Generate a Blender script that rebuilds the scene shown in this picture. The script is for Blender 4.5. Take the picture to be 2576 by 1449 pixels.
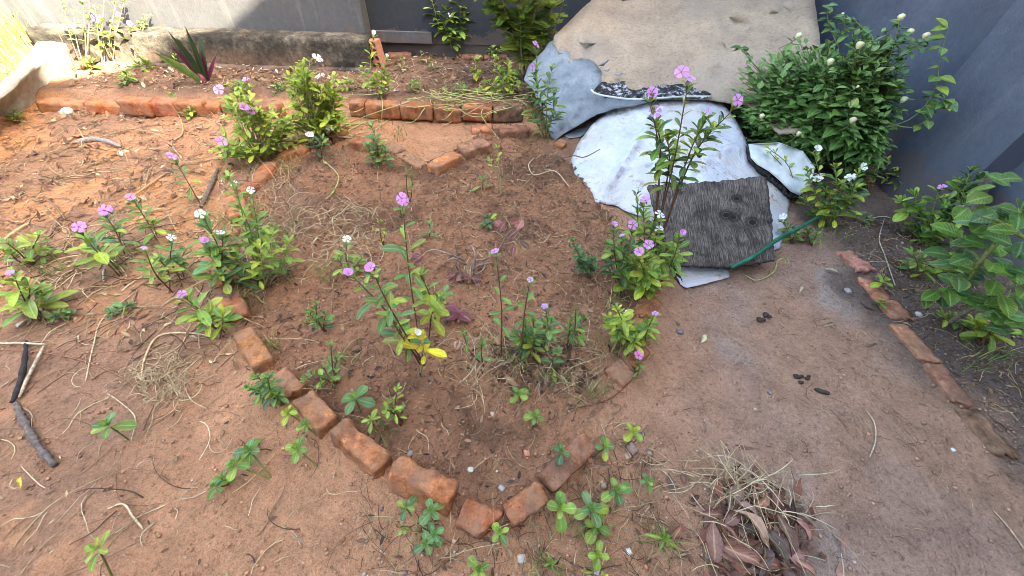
import bpy, math, random
import numpy as np
from mathutils import Vector, Matrix
from mathutils.geometry import delaunay_2d_cdt

random.seed(7); rng = np.random.default_rng(11)
for o in list(bpy.data.objects): bpy.data.objects.remove(o)
sc = bpy.context.scene
C = sc.collection
# ------------------------------------------------------------------ camera
CAM_H, FOC = 1.25, 950.0                      # metres; focal length for a 2576 px wide picture
PITCH, ROLL = math.radians(47.5), math.radians(3.5)
f0 = np.array([0, math.cos(PITCH), -math.sin(PITCH)]); u0 = np.array([0, math.sin(PITCH), math.cos(PITCH)]); r0 = np.array([1., 0, 0])
RT = r0*math.cos(ROLL)+u0*math.sin(ROLL); UP = -r0*math.sin(ROLL)+u0*math.cos(ROLL)
cd = bpy.data.cameras.new('camera'); cam = bpy.data.objects.new('camera', cd); C.objects.link(cam)
cd.sensor_width = 36; cd.lens = 36*FOC/2576; cd.clip_start = .02; cd.clip_end = 500
cam.matrix_world = Matrix(((RT[0], UP[0], -f0[0], 0), (RT[1], UP[1], -f0[1], 0), (RT[2], UP[2], -f0[2], CAM_H), (0, 0, 0, 1)))
sc.camera = cam
# ------------------------------------------------------------------ light
SUN = Vector((.65, -.335, .68)).normalized()    # towards the sun
w = bpy.data.worlds.new('World'); sc.world = w; w.use_nodes = True
nt = w.node_tree; nt.nodes.clear()
sky = nt.nodes.new('ShaderNodeTexSky'); sky.sky_type = 'NISHITA'; sky.sun_disc = False
sky.sun_elevation = math.asin(SUN.z); sky.sun_rotation = math.atan2(SUN.x, SUN.y)
sky.air_density = 1.0; sky.dust_density = 3.5; sky.ozone_density = .6
bg = nt.nodes.new('ShaderNodeBackground'); bg.inputs[1].default_value = .15
wo = nt.nodes.new('ShaderNodeOutputWorld'); nt.links.new(sky.outputs[0], bg.inputs[0]); nt.links.new(bg.outputs[0], wo.inputs[0])
sd = bpy.data.lights.new('sun', 'SUN'); sd.energy = 5.0; sd.angle = math.radians(.55); sd.color = (1, .95, .86)
sun = bpy.data.objects.new('sun', sd); C.objects.link(sun); sun.rotation_euler = (-SUN).to_track_quat('-Z', 'Y').to_euler()
vs = sc.view_settings; vs.view_transform = 'Standard'; vs.look = 'None'; vs.gamma = 1; vs.use_curve_mapping = False
vs.exposure = 3.55
sc.cycles.filter_width = .85; sc.cycles.use_denoising = True
vs.use_white_balance = True; vs.white_balance_temperature = 7600; vs.white_balance_tint = 10
# ------------------------------------------------------------------ helpers
O3 = np.array([0, 0, CAM_H])
def ray(x, y): return f0+(x-1288)/FOC*RT-(y-724.5)/FOC*UP
def G(x, y, z=0.):
    d = ray(x, y); return O3+d*((z-CAM_H)/d[2])
def PL(px, p0, n):
    d = ray(*px); n = np.array(n, float); return O3+d*((n@(np.array(p0)-O3))/(n@d))
def V(b, px, jit=0.):                          # point over base b, in the upright plane facing the viewer
    n = np.array([b[0], b[1]+.25, 0]); n /= np.linalg.norm(n); p0 = np.array(b, float)+n*jit; d = ray(*px)
    return O3+d*((n@(p0-O3))/(n@d))
def mpp(p): return ((np.array(p)-O3)@f0)/FOC   # metres per picture unit at p
def hsh(ix, iy, s):
    h = (ix.astype(np.int64)*374761393+iy.astype(np.int64)*668265263+s*982451653) & 0xffffffff
    h = ((h ^ (h >> 13))*1274126177) & 0xffffffff
    return ((h ^ (h >> 16)) & 0xffff)/65535.
def vnoise(x, y, s=0):
    x = np.asarray(x, float); y = np.asarray(y, float)
    ix, iy = np.floor(x), np.floor(y); fx, fy = x-ix, y-iy; fx = fx*fx*(3-2*fx); fy = fy*fy*(3-2*fy)
    a, b, c, d = hsh(ix, iy, s), hsh(ix+1, iy, s), hsh(ix, iy+1, s), hsh(ix+1, iy+1, s)
    return (a*(1-fx)+b*fx)*(1-fy)+(c*(1-fx)+d*fx)*fy
def fbm(x, y, s=0, o=4):
    t = 0; a = .5
    for i in range(o): t = t+a*vnoise(x*2**i+17.3*i, y*2**i-9.1*i, s+i); a *= .5
    return t
def sst(a, b, x): t = np.clip((x-a)/(b-a), 0, 1); return t*t*(3-2*t)
TH = math.radians(6); EX = np.array([math.cos(TH), math.sin(TH), 0]); EN = np.array([-math.sin(TH), math.cos(TH), 0])
heart_px = [(1200, 1340), (1060, 1250), (900, 1120), (780, 1030), (630, 870), (575, 760), (555, 680), (575, 560), (600, 480), (660, 425), (740, 370), (850, 340), (960, 365), (1070, 415), (1140, 385), (1230, 330), (1330, 325), (1440, 420), (1540, 560), (1640, 690), (1630, 780), (1580, 900), (1500, 1050), (1420, 1160), (1300, 1280)]
HEART = np.array([G(*p)[:2] for p in heart_px])
KP1, KP2 = G(0, 203, .21), G(135, 78, .21)
def inpoly(x, y, P):
    r = np.zeros(np.shape(x), bool); j = len(P)-1
    for i in range(len(P)):
        xi, yi = P[i]; xj, yj = P[j]
        r ^= ((yi > y) != (yj > y)) & (x < (xj-xi)*(y-yi)/(yj-yi+1e-12)+xi); j = i
    return r
def pdist(x, y, P):
    d = np.full(np.shape(x), 9.)
    for i in range(len(P)):
        a, b = P[i], P[(i+1) % len(P)]; e = b-a; t = np.clip(((x-a[0])*e[0]+(y-a[1])*e[1])/(e@e), 0, 1); d = np.minimum(d, np.hypot(x-a[0]-t*e[0], y-a[1]-t*e[1]))
    return d
def zg(x, y, berm=True):
    x = np.asarray(x, float); y = np.asarray(y, float)
    n = x*EN[0]+y*EN[1]
    z = .055*sst(3.02, 3.10, n)*sst(.45, .15, x)
    z = z+.03*sst(1.66, 1.85, x)*sst(2.2, 1.7, y)
    qk = (x-KP1[0])-(KP2[0]-KP1[0])/(KP2[1]-KP1[1])*(y-KP1[1]); z = z+.14*sst(-.06, -.16, qk)*sst(1.2, 1.8, y)*sst(4.6, 4., y)
    z = z+.035*(fbm(x*1.1, y*1.1, 3, 3)-.44)+.022*(fbm(x*6, y*6, 5, 3)-.44)
    if berm: z = z+(.010+.02*fbm(x*5, y*5, 88, 2))*np.exp(-(pdist(x, y, HEART)/.075)**2)+.02*np.exp(-((n-2.98)/.07)**2)*sst(.3, .05, x)*sst(-3.7, -3.4, x)
    return z
def GG(x, y):
    p = G(x, y)
    for i in range(4): p = G(x, y, float(zg(p[0], p[1])))
    return p
def mesh(name, v, f, uv=None, smooth=False):
    m = bpy.data.meshes.new(name); m.from_pydata([tuple(map(float, q)) for q in v], [], [tuple(q) for q in f])
    if smooth: m.polygons.foreach_set('use_smooth', [True]*len(m.polygons))
    if uv is not None:
        l = m.uv_layers.new(name='UVMap'); li = np.zeros(len(m.loops), np.int32); m.loops.foreach_get('vertex_index', li)
        l.data.foreach_set('uv', np.asarray(uv, np.float32)[li].ravel())
    m.update(); return m
def fastmesh(name, v, f, smooth=False):        # numpy triangles or quads
    v = np.asarray(v, np.float32); f = np.asarray(f, np.int32); k = f.shape[1]
    m = bpy.data.meshes.new(name); m.vertices.add(len(v)); m.vertices.foreach_set('co', v.ravel())
    m.loops.add(f.size); m.loops.foreach_set('vertex_index', f.ravel()); m.polygons.add(len(f))
    m.polygons.foreach_set('loop_start', np.arange(0, f.size, k, dtype=np.int32))
    if smooth: m.polygons.foreach_set('use_smooth', np.ones(len(f), bool))
    m.update(calc_edges=True); m.validate(); return m
def obj(name, me, mt=None, parent=None, col=None, M=None):
    o = bpy.data.objects.new(name, me); C.objects.link(o)
    if mt is not None and me is not None and len(me.materials) == 0: me.materials.append(mt)
    if parent is not None: o.parent = parent
    if col is not None: o.color = (*col, 1)
    if M is not None: o.matrix_basis = M
    return o
def tag(o, label=None, cat=None, group=None, kind=None):
    if label: o['label'] = label
    if cat: o['category'] = cat
    if group: o['group'] = group
    if kind: o['kind'] = kind
    return o
def thing(name, loc, label, cat, group=None):
    o = bpy.data.objects.new(name, None); o.empty_display_size = .05; C.objects.link(o); o.location = tuple(map(float, loc)); return tag(o, label, cat, group)
def frame(loc, ydir, zhint, s=(1, 1, 1)):
    y = Vector(ydir).normalized(); x = y.cross(Vector(zhint))
    if x.length < 1e-4: x = y.cross(Vector((1, 0, .1)))
    x.normalize(); z = x.cross(y)
    return Matrix(((x.x*s[0], y.x*s[1], z.x*s[2], loc[0]), (x.y*s[0], y.y*s[1], z.y*s[2], loc[1]), (x.z*s[0], y.z*s[1], z.z*s[2], loc[2]), (0, 0, 0, 1)))
def catmull(P, n):
    P = [np.array(p, float) for p in P]
    if len(P) == 2: return [P[0]+(P[1]-P[0])*t for t in np.linspace(0, 1, n)]
    Q = [2*P[0]-P[1]]+P+[2*P[-1]-P[-2]]; out = []
    for t in np.linspace(0, len(P)-1-1e-9, n):
        i = int(t); u = t-i; a, b, c, d = Q[i:i+4]
        out.append(.5*((2*b)+(-a+c)*u+(2*a-5*b+4*c-d)*u*u+(-a+3*b-3*c+d)*u**3))
    return out
def tube_geo(P, R, k=5):
    v = []; f = []; n = len(P); prev = None
    for i, p in enumerate(P):
        t = np.array(P[min(i+1, n-1)])-np.array(P[max(i-1, 0)]); t = t/(np.linalg.norm(t)+1e-9)
        a = np.cross(t, [.31, .2, .93] if prev is None else np.cross(prev, t)); a = a/(np.linalg.norm(a)+1e-9) if prev is None else prev-t*(prev@t)
        a = a/(np.linalg.norm(a)+1e-9); prev = a; b = np.cross(t, a); r = R[i] if hasattr(R, '__len__') else R
        for j in range(k):
            q = 2*math.pi*j/k; v.append(np.array(p)+(a*math.cos(q)+b*math.sin(q))*r)
    for i in range(n-1):
        for j in range(k): f.append((i*k+j, i*k+(j+1) % k, (i+1)*k+(j+1) % k, (i+1)*k+j))
    f.append(tuple(range(k))[::-1]); f.append(tuple(range((n-1)*k, n*k))); return v, f
def tube(name, P, R, mt, parent=None, k=5, off=None, col=None):
    if off is not None: P = [np.array(p)-np.array(off) for p in P]
    v, f = tube_geo(P, R, k); return obj(name, mesh(name, v, f, smooth=True), mt, parent, col)
class MB:
    def __init__(s): s.v = []; s.f = []
    def add(s, v, f): b = len(s.v); s.v += list(v); s.f += [tuple(i+b for i in q) for q in f]
    def box(s, c, d, rot=None):
        c = np.array(c, float); d = np.array(d, float)/2; R = np.eye(3) if rot is None else np.array(rot)
        v = [c+R@(d*np.array(q)) for q in [(-1,-1,-1),(1,-1,-1),(1,1,-1),(-1,1,-1),(-1,-1,1),(1,-1,1),(1,1,1),(-1,1,1)]]
        s.add(v, [(3,2,1,0),(4,5,6,7),(0,1,5,4),(1,2,6,5),(2,3,7,6),(3,0,4,7)])
    def build(s, name, mt, parent=None, smooth=False, col=None): return obj(name, mesh(name, s.v, s.f, smooth=smooth), mt, parent, col)
# ------------------------------------------------------------------ materials
class NT:
    def __init__(s, name):
        s.m = bpy.data.materials.new(name); s.m.use_nodes = True; s.t = s.m.node_tree; s.t.nodes.clear()
        s.out = s.n('ShaderNodeOutputMaterial')
    def n(s, ty, **k):
        q = s.t.nodes.new(ty)
        for a, b in k.items(): setattr(q, a, b)
        return q
    def l(s, a, b): s.t.links.new(a, b)
    def val(s, sock, v):
        if isinstance(v, bpy.types.NodeSocket): s.l(v, sock)
        elif v is not None:
            try: sock.default_value = v
            except Exception: sock.default_value = (*v, 1)
    def pos(s, obj=False):
        if obj: return s.n('ShaderNodeTexCoord').outputs['Object']
        return s.n('ShaderNodeNewGeometry').outputs['Position']
    def noise(s, vec, sc, det=4, rough=.6, dist=0, col=False):
        q = s.n('ShaderNodeTexNoise'); s.l(vec, q.inputs['Vector']); q.inputs['Scale'].default_value = sc; q.inputs['Detail'].default_value = det
        q.inputs['Roughness'].default_value = rough; q.inputs['Distortion'].default_value = dist; return q.outputs['Color' if col else 'Fac']
    def vor(s, vec, sc, feat='F1', out='Distance'):
        q = s.n('ShaderNodeTexVoronoi', feature=feat); s.l(vec, q.inputs['Vector']); q.inputs['Scale'].default_value = sc; return q.outputs[out]
    def ramp(s, fac, *st):
        q = s.n('ShaderNodeValToRGB'); s.l(fac, q.inputs[0]); e = q.color_ramp.elements
        while len(e) < len(st): e.new(.5)
        for i, (p, c) in enumerate(st): e[i].position = p; e[i].color = (c, c, c, 1) if not hasattr(c, '__len__') else (*c, 1)
        return q.outputs[0]
    def mix(s, fac, a, b, ty='MIX'):
        q = s.n('ShaderNodeMix', data_type='RGBA', blend_type=ty); s.val(q.inputs['Factor'], fac); s.val(q.inputs['A'], a); s.val(q.inputs['B'], b); return q.outputs['Result']
    def math(s, op, a, b=None):
        q = s.n('ShaderNodeMath', operation=op); s.val(q.inputs[0], a)
        if b is not None: s.val(q.inputs[1], b)
        return q.outputs[0]
    def bump(s, h, st, dist=.01, nrm=None):
        q = s.n('ShaderNodeBump'); s.l(h, q.inputs['Height']); q.inputs['Strength'].default_value = st; q.inputs['Distance'].default_value = dist
        if nrm: s.l(nrm, q.inputs['Normal'])
        return q.outputs[0]
    def ocol(s): return s.n('ShaderNodeObjectInfo').outputs['Color']
    def orand(s): return s.n('ShaderNodeObjectInfo').outputs['Random']
    def bsdf(s, col, rough=.8, nrm=None, spec=.3, trans=0, metal=0):
        q = s.n('ShaderNodeBsdfPrincipled'); s.val(q.inputs['Base Color'], col); s.val(q.inputs['Roughness'], rough); q.inputs['Specular IOR Level'].default_value = spec
        q.inputs['Metallic'].default_value = metal
        if nrm: s.l(nrm, q.inputs['Normal'])
        sh = q.outputs[0]
        if trans:
            t = s.n('ShaderNodeBsdfTranslucent'); s.val(t.inputs[0], col)
            if nrm: s.l(nrm, t.inputs['Normal'])
            m = s.n('ShaderNodeMixShader'); m.inputs[0].default_value = trans; s.l(sh, m.inputs[1]); s.l(t.outputs[0], m.inputs[2]); sh = m.outputs[0]
        s.l(sh, s.out.inputs[0]); return s.m
def m_soil():
    t = NT('soil'); p = t.pos(); a = t.n('ShaderNodeAttribute', attribute_name='soil').outputs['Color']
    n1 = t.noise(p, 9, 6, .65); n2 = t.noise(p, 70, 5, .7); n3 = t.noise(p, 260, 3, .6)
    c = t.mix(1, a, t.ramp(n1, (.3, .78), (.5, 1.03), (.72, 1.25)), 'MULTIPLY')
    c = t.mix(1, c, t.ramp(n2, (.26, .5), (.44, 1.0), (.72, 1.3)), 'MULTIPLY')
    c = t.mix(1, c, t.ramp(n3, (.28, .62), (.47, 1.02), (.72, 1.3)), 'MULTIPLY')
    sp = t.vor(p, 120, out='Distance'); c = t.mix(t.math('MULTIPLY', t.ramp(sp, (.06, 1.), (.11, 0.)), t.ramp(t.noise(p, 40, 2), (.52, 0), (.6, .8))), c, (.5, .42, .34))
    h = t.math('ADD', t.math('MULTIPLY', n2, 1.0), t.math('MULTIPLY', n3, .5))
    return t.bsdf(c, .95, t.bump(h, 1., .02), .12)
def m_brick():
    t = NT('brick'); p = t.pos(); o = t.ocol()
    n1 = t.noise(p, 26, 5, .65); n2 = t.noise(p, 120, 4, .7); n3 = t.noise(p, 14, 3, .6)
    c = t.mix(1, o, t.ramp(n1, (.3, (.5, .45, .42)), (.5, (1, 1, 1)), (.68, (1.55, 1.6, 1.6))), 'MULTIPLY')
    c = t.mix(1, c, t.ramp(n2, (.3, .62), (.5, 1.), (.7, 1.25)), 'MULTIPLY')
    c = t.mix(t.ramp(n3, (.42, 0), (.62, .85)), c, (.30, .165, .098)); c = t.mix(t.ramp(t.noise(p, 8, 4), (.55, 0.), (.66, .6)), c, (.12, .07, .05))
    pit = t.ramp(t.vor(p, 90), (.05, 1.), (.16, 0.)); pit = t.math('MULTIPLY', pit, t.ramp(n1, (.48, 0.), (.56, 1.)))
    c = t.mix(pit, c, (.1, .045, .03))
    h = t.math('SUBTRACT', t.math('ADD', n1, t.math('MULTIPLY', n2, .6)), pit)
    return t.bsdf(c, .93, t.bump(h, .8, .008), .15)
def m_leaf(name, rough=.42, trans=.22, rib=True, edge=True):
    t = NT(name); o = t.ocol(); uv = t.n('ShaderNodeUVMap').outputs[0]; p = t.pos()
    c = t.mix(1, o, t.ramp(t.noise(p, 55, 3), (.3, .72), (.5, 1.), (.7, 1.25)), 'MULTIPLY')
    if rib:
        s = t.n('ShaderNodeSeparateXYZ'); t.l(uv, s.inputs[0]); d = t.math('ABSOLUTE', t.math('SUBTRACT', s.outputs[0], .5))
        r = t.ramp(d, (.035, .7), (.075, 0.)); c = t.mix(r, c, t.mix(.5, t.mix(1, o, (2.3, 2.0, 2.0), 'MULTIPLY'), (.25, .32, .12)))
        ed = t.math('MULTIPLY', t.ramp(t.math('ADD', d, t.math('MULTIPLY', t.math('SUBTRACT', t.noise(p, 45, 3), .5), .35)), (.34, 0.), (.5, .75)), t.ramp(t.orand(), (.45, 0.), (.9, 1.))); c = t.mix(ed, c, (.34, .32, .05) if edge else (.12, .06, .04)); sp2 = t.math('MULTIPLY', t.ramp(t.noise(p, 170, 2), (.66, 0.), (.72, .8)), t.ramp(t.orand(), (.3, 1.), (.4, 0.))); c = t.mix(sp2, c, (.16, .10, .04))
        vv = t.n('ShaderNodeTexWave', wave_type='BANDS', bands_direction='Y'); q = t.n('ShaderNodeCombineXYZ'); t.l(s.outputs[0], q.inputs[0])
        t.l(t.math('SUBTRACT', s.outputs[1], t.math('MULTIPLY', d, .6)), q.inputs[1]); t.l(q.outputs[0], vv.inputs['Vector']); vv.inputs['Scale'].default_value = 2.6
        nb = t.bump(vv.outputs['Fac'], .25, .004)
    else: nb = None
    return t.bsdf(c, rough, nb, .45, trans)
def m_flat(name, rough=.7, trans=0, sc=60, lo=.7, hi=1.25, spec=.3, bump=0.):
    t = NT(name); n = t.noise(t.pos(), sc, 4, .65); c = t.mix(1, t.ocol(), t.ramp(n, (.3, lo), (.5, 1.), (.7, hi)), 'MULTIPLY')
    return t.bsdf(c, rough, t.bump(n, bump, .004) if bump else None, spec, trans)
def m_const(name, cols, rough=.85, sc=25, trans=0, bump=.3, det=4):
    t = NT(name); p = t.pos(); n = t.noise(p, sc, det, .65); c = t.ramp(n, *cols); return t.bsdf(c, rough, t.bump(n, bump, .006) if bump else None, .25, trans)
def m_wall(name, base, blot, streak=.3, bump=.25):
    t = NT(name); p = t.pos(); a = t.noise(p, 2.2, 6, .7); b = t.noise(p, 30, 5, .7)
    c = t.mix(t.ramp(a, (.42, 0.), (.66, .55)), base, blot); c = t.mix(1, c, t.ramp(b, (.3, .86), (.7, 1.12)), 'MULTIPLY')
    if streak:
        mp = t.n('ShaderNodeMapping'); t.l(p, mp.inputs[0]); mp.inputs['Scale'].default_value = (9, 9, .7); s = t.noise(mp.outputs[0], 1.2, 5, .7)
        c = t.mix(t.ramp(s, (.55, 0.), (.75, streak)), c, (.26, .25, .24))
    sx = t.n('ShaderNodeSeparateXYZ'); t.l(p, sx.inputs[0]); sp_ = t.math('ADD', sx.outputs[2], t.math('MULTIPLY', t.noise(p, 7, 5, .7), -.5)); c = t.mix(t.ramp(sp_, (-.14, .5), (-.03, 0.)), c, (.14, .1, .08))
    fl = t.ramp(t.noise(p, 1.1, 3), (.4, .85), (.6, 1.12)); c = t.mix(1, c, fl, 'MULTIPLY')
    return t.bsdf(c, .62, t.bump(t.math('ADD', b, t.noise(p, 140, 3)), bump, .004), .35)
def m_ledge():
    t = NT('mossy_shaded_concrete'); p = t.pos(); a = t.noise(p, 5, 7, .72); b = t.noise(p, 42, 5, .7); s = t.n('ShaderNodeSeparateXYZ'); t.l(p, s.inputs[0])
    c = t.ramp(a, (.36, (.022, .02, .017)), (.5, (.06, .054, .043)), (.6, (.14, .12, .092)), (.74, (.27, .235, .185)))  # moss mottling, darkened further in place of shade on the ledge front
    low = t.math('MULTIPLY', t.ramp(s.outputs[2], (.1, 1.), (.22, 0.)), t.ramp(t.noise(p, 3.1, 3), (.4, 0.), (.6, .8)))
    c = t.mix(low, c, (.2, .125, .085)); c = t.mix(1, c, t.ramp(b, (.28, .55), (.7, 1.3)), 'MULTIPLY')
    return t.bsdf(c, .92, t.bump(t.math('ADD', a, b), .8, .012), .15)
def m_fibre():
    t = NT('fibre_board'); p = t.pos(); a = t.noise(p, 3.5, 5, .65); b = t.noise(p, 45, 5, .75); d = t.noise(p, 160, 3, .6)
    c = t.ramp(a, (.3, (.30, .235, .17)), (.5, (.38, .30, .215)), (.7, (.44, .345, .24)))
    c = t.mix(1, c, t.ramp(b, (.3, .62), (.48, 1.), (.75, 1.2)), 'MULTIPLY'); pit = t.ramp(t.vor(p, 34), (.03, 1.), (.09, 0.)); pit = t.math('MULTIPLY', pit, t.ramp(t.noise(p, 9, 2), (.5, 0.), (.58, 1.)))
    c = t.mix(t.math('MULTIPLY', pit, .7), c, (.09, .065, .05)); c = t.mix(t.ramp(t.noise(p, 1.6, 4), (.5, 0), (.7, .5)), c, (.36, .31, .26))
    return t.bsdf(c, .95, t.bump(t.math('SUBTRACT', t.math('ADD', b, t.math('MULTIPLY', d, .5)), pit), .9, .01), .1)
def m_grey():
    t = NT('grey_laminate'); p = t.pos(); a = t.noise(p, 7, 6, .75); b = t.noise(p, 220, 3, .7)
    c = t.ramp(a, (.3, (.12, .15, .175)), (.55, (.19, .225, .25)), (.75, (.27, .30, .315)))
    mp = t.n('ShaderNodeMapping'); t.l(p, mp.inputs[0]); mp.inputs['Scale'].default_value = (14, 2.5, 4); mp.inputs['Rotation'].default_value = (0, 0, .5)
    c = t.mix(t.ramp(t.noise(mp.outputs[0], 3, 5, .8), (.58, 0.), (.75, .4)), c, (.5, .52, .53)); c = t.mix(1, c, t.ramp(b, (.3, .8), (.7, 1.2)), 'MULTIPLY')
    return t.bsdf(c, .75, t.bump(b, .3, .003), .3)
def m_tarp():
    t = NT('white_tarp'); p = t.pos(); a = t.noise(p, 4.5, 6, .7, .8); b = t.noise(p, 26, 6, .75, .6); g = t.noise(p, 2.2, 4, .6)
    c = t.ramp(a, (.3, (.36, .41, .46)), (.5, (.45, .495, .54)), (.7, (.53, .56, .59)))
    c = t.mix(t.ramp(g, (.45, 0), (.62, .6)), c, (.47, .43, .37))
    st = t.math('MULTIPLY', t.ramp(b, (.54, 0.), (.62, .9)), t.ramp(t.noise(p, 5, 3), (.48, 0.), (.58, 1.)))
    c = t.mix(st, c, (.33, .22, .14)); wr = t.noise(p, 13, 4, .55, 3.0); wr = t.math('ADD', wr, t.math('MULTIPLY', t.math('ABSOLUTE', t.math('SUBTRACT', t.noise(p, 7, 3, .5, 1.5), .5)), -2.5))
    return t.bsdf(c, .5, t.bump(t.math('ADD', wr, t.math('MULTIPLY', b, .4)), .5, .014), .4)
def m_ply():
    t = NT('weathered_plywood'); uv = t.n('ShaderNodeUVMap').outputs[0]; p = t.pos()
    kn = None; vec = uv
    mp = t.n('ShaderNodeMapping'); t.l(uv, mp.inputs[0]); mp.inputs['Scale'].default_value = (1, .045, 1)
    ks = []
    for (kx, ky, r) in ((.64, .60, .055), (.86, .50, .06), (.76, .80, .045), (.70, .57, .05), (.60, .30, .05)):
        d = t.n('ShaderNodeVectorMath', operation='DISTANCE'); t.l(uv, d.inputs[0]); d.inputs[1].default_value = (kx, ky, 0); ks.append((d.outputs['Value'], r))
    push = None
    for dd, r in ks:
        q = t.math('MULTIPLY', t.ramp(dd, (0., 1.), (r*3.0, 0.)), .05); push = q if push is None else t.math('ADD', push, q)
    s = t.n('ShaderNodeSeparateXYZ'); t.l(mp.outputs[0], s.inputs[0]); cb = t.n('ShaderNodeCombineXYZ'); t.l(t.math('ADD', s.outputs[0], push), cb.inputs[0]); t.l(s.outputs[1], cb.inputs[1])
    g1 = t.noise(cb.outputs[0], 105, 5, .8); g2 = t.noise(cb.outputs[0], 260, 3, .7); a = t.noise(uv, 5.5, 6, .7)
    c = t.ramp(g1, (.36, (.035, .028, .023)), (.48, (.105, .088, .074)), (.62, (.25, .22, .19)))
    c = t.mix(1, c, t.ramp(g2, (.3, .5), (.55, 1.), (.7, 1.3)), 'MULTIPLY'); c = t.mix(1, c, t.ramp(a, (.36, .42), (.5, .92), (.64, 1.3)), 'MULTIPLY'); c = t.mix(t.ramp(t.noise(uv, 2.6, 5, .7), (.54, 0.), (.68, .55)), c, (.05, .04, .033))
    for i, (dd, r) in enumerate(ks[:4]):
        ring = t.ramp(dd, (r*.45, 1.), (r*.6, .35), (r*.85, .8), (r*1.5, 0.)); c = t.mix(ring, c, (.018, .014, .012))
    return t.bsdf(c, .9, t.bump(t.math('ADD', g1, g2), .9, .008), .2)
def m_torn():
    t = NT('torn_bitumen'); p = t.pos(); a = t.noise(p, 22, 6, .75, .5); c = t.ramp(a, (.42, (.012, .013, .016)), (.52, (.05, .055, .06)), (.58, (.42, .44, .46)), (.68, (.6, .62, .64)))
    return t.bsdf(c, .8, t.bump(a, 1., .02), .3)
M = dict(soil=m_soil(), brick=m_brick(), leaf=m_leaf('leaf_green'), bushleaf=m_leaf('bush_leaf', .5, .12), petal=m_flat('petal', .6, .3, 90, .85, 1.12),
  stem=m_flat('plant_stem', .55, 0, 60, .7, 1.25), dry=m_flat('dry_straw', .8, .1, 45, .6, 1.3), litter=m_flat('dry_leaf', .75, .1, 60, .55, 1.35, .3, .4),
  bark=m_flat('bark', .9, 0, 90, .45, 1.5, .2, .9), stone=m_flat('stone', .85, 0, 50, .6, 1.35, .3, .5), blade=m_flat('grass_blade', .55, .3, 8, .65, 1.3),
  rough=m_wall('weathered_render', (.082, .084, .086), (.05, .052, .054), .3, .9), smooth=m_wall('dark_grey_paint', (.032, .039, .047), (.045, .052, .06), False, .25),
  side=m_wall('blue_grey_paint', (.088, .106, .137), (.108, .126, .155), .12, .5), band=m_wall('cement_band', (.09, .097, .105), (.2, .21, .22), .3, 1.),
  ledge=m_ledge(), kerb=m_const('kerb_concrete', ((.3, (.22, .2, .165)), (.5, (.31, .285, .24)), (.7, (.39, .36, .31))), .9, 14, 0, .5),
  fibre=m_fibre(), grey=m_grey(), tarp=m_tarp(), ply=m_ply(), torn=m_torn(),
  foam=m_const('foam_slab', ((.3, (.38, .43, .42)), (.5, (.5, .55, .53)), (.7, (.56, .6, .58))), .8, 9, 0, .2), black=m_const('black_edge', ((.4, (.012, .011, .01)), (.6, (.06, .052, .045)), (.7, (.14, .12, .1))), .9, 70, 0, 1.),
  hose=m_const('green_plastic', ((.3, (.008, .07, .04)), (.5, (.012, .11, .065)), (.7, (.03, .17, .1))), .4, 30, 0, .1), clay=m_flat('terracotta', .9, 0, 60, .75, 1.2, .2, .4))
GREEN = dict(g=(.11, .215, .03), d=(.055, .13, .045), b=(.095, .205, .06), y=(.31, .39, .04), Y=(.64, .52, .03), l=(.215, .33, .045))
def jit(c, a=.22): k = 1+random.uniform(-a, a); return tuple(max(.004, x*k*(1+random.uniform(-.1, .1))) for x in c)
def mixc(a, b, t): return tuple(x*(1-t)+y*t for x, y in zip(a, b))
# ------------------------------------------------------------------ ground
def axis(parts): return np.concatenate([np.arange(a, b, s) for a, b, s in parts])
RELIEF = 2.1
xs = np.concatenate([[-60, -30, -15, -9, -6.5, -5.4], axis([(-4.7, -2.2, .018), (-2.2, 2.2, .0115), (2.2, 3.2, .025)]), [3.3, 4, 6, 10, 20, 60]])
ys = np.concatenate([[-60, -20, -8, -3, -1.4, -.8], axis([(-.4, .9, .0085), (.9, 2.2, .0115), (2.2, 3.4, .016), (3.4, 4.8, .026)]), [5, 6, 8, 12, 25, 60]])
X, Y = np.meshgrid(xs, ys); x, y = X.ravel(), Y.ravel()
near = sst(-6, -4.6, x)*sst(4, 3.2, x)*sst(-1.5, -.5, y)*sst(5.5, 4.7, y)
inh = inpoly(x, y, HEART); rough = np.where(inh, .95, .36)+.5*sst(-1., -2.2, x)*sst(.8, 1.8, y)+.4*sst(1.0, 1.6, y)
z = zg(x, y)*near+near*rough*RELIEF*(.020*np.maximum(fbm(x*22, y*22, 21, 3)-.42, -.05)+.009*(fbm(x*60, y*60, 31, 2)-.37))
gm = fastmesh('ground', np.stack([x, y, z], 1), np.stack([(np.arange(len(ys)-1)[:, None]*len(xs)+np.arange(len(xs)-1)[None]).ravel()+k for k in (0, 1, len(xs)+1, len(xs))], 1), True)
def lay(c, d, m): m = np.clip(m, 0, 1)[:, None]; return c*(1-m)+np.array(d)[None]*m
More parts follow.
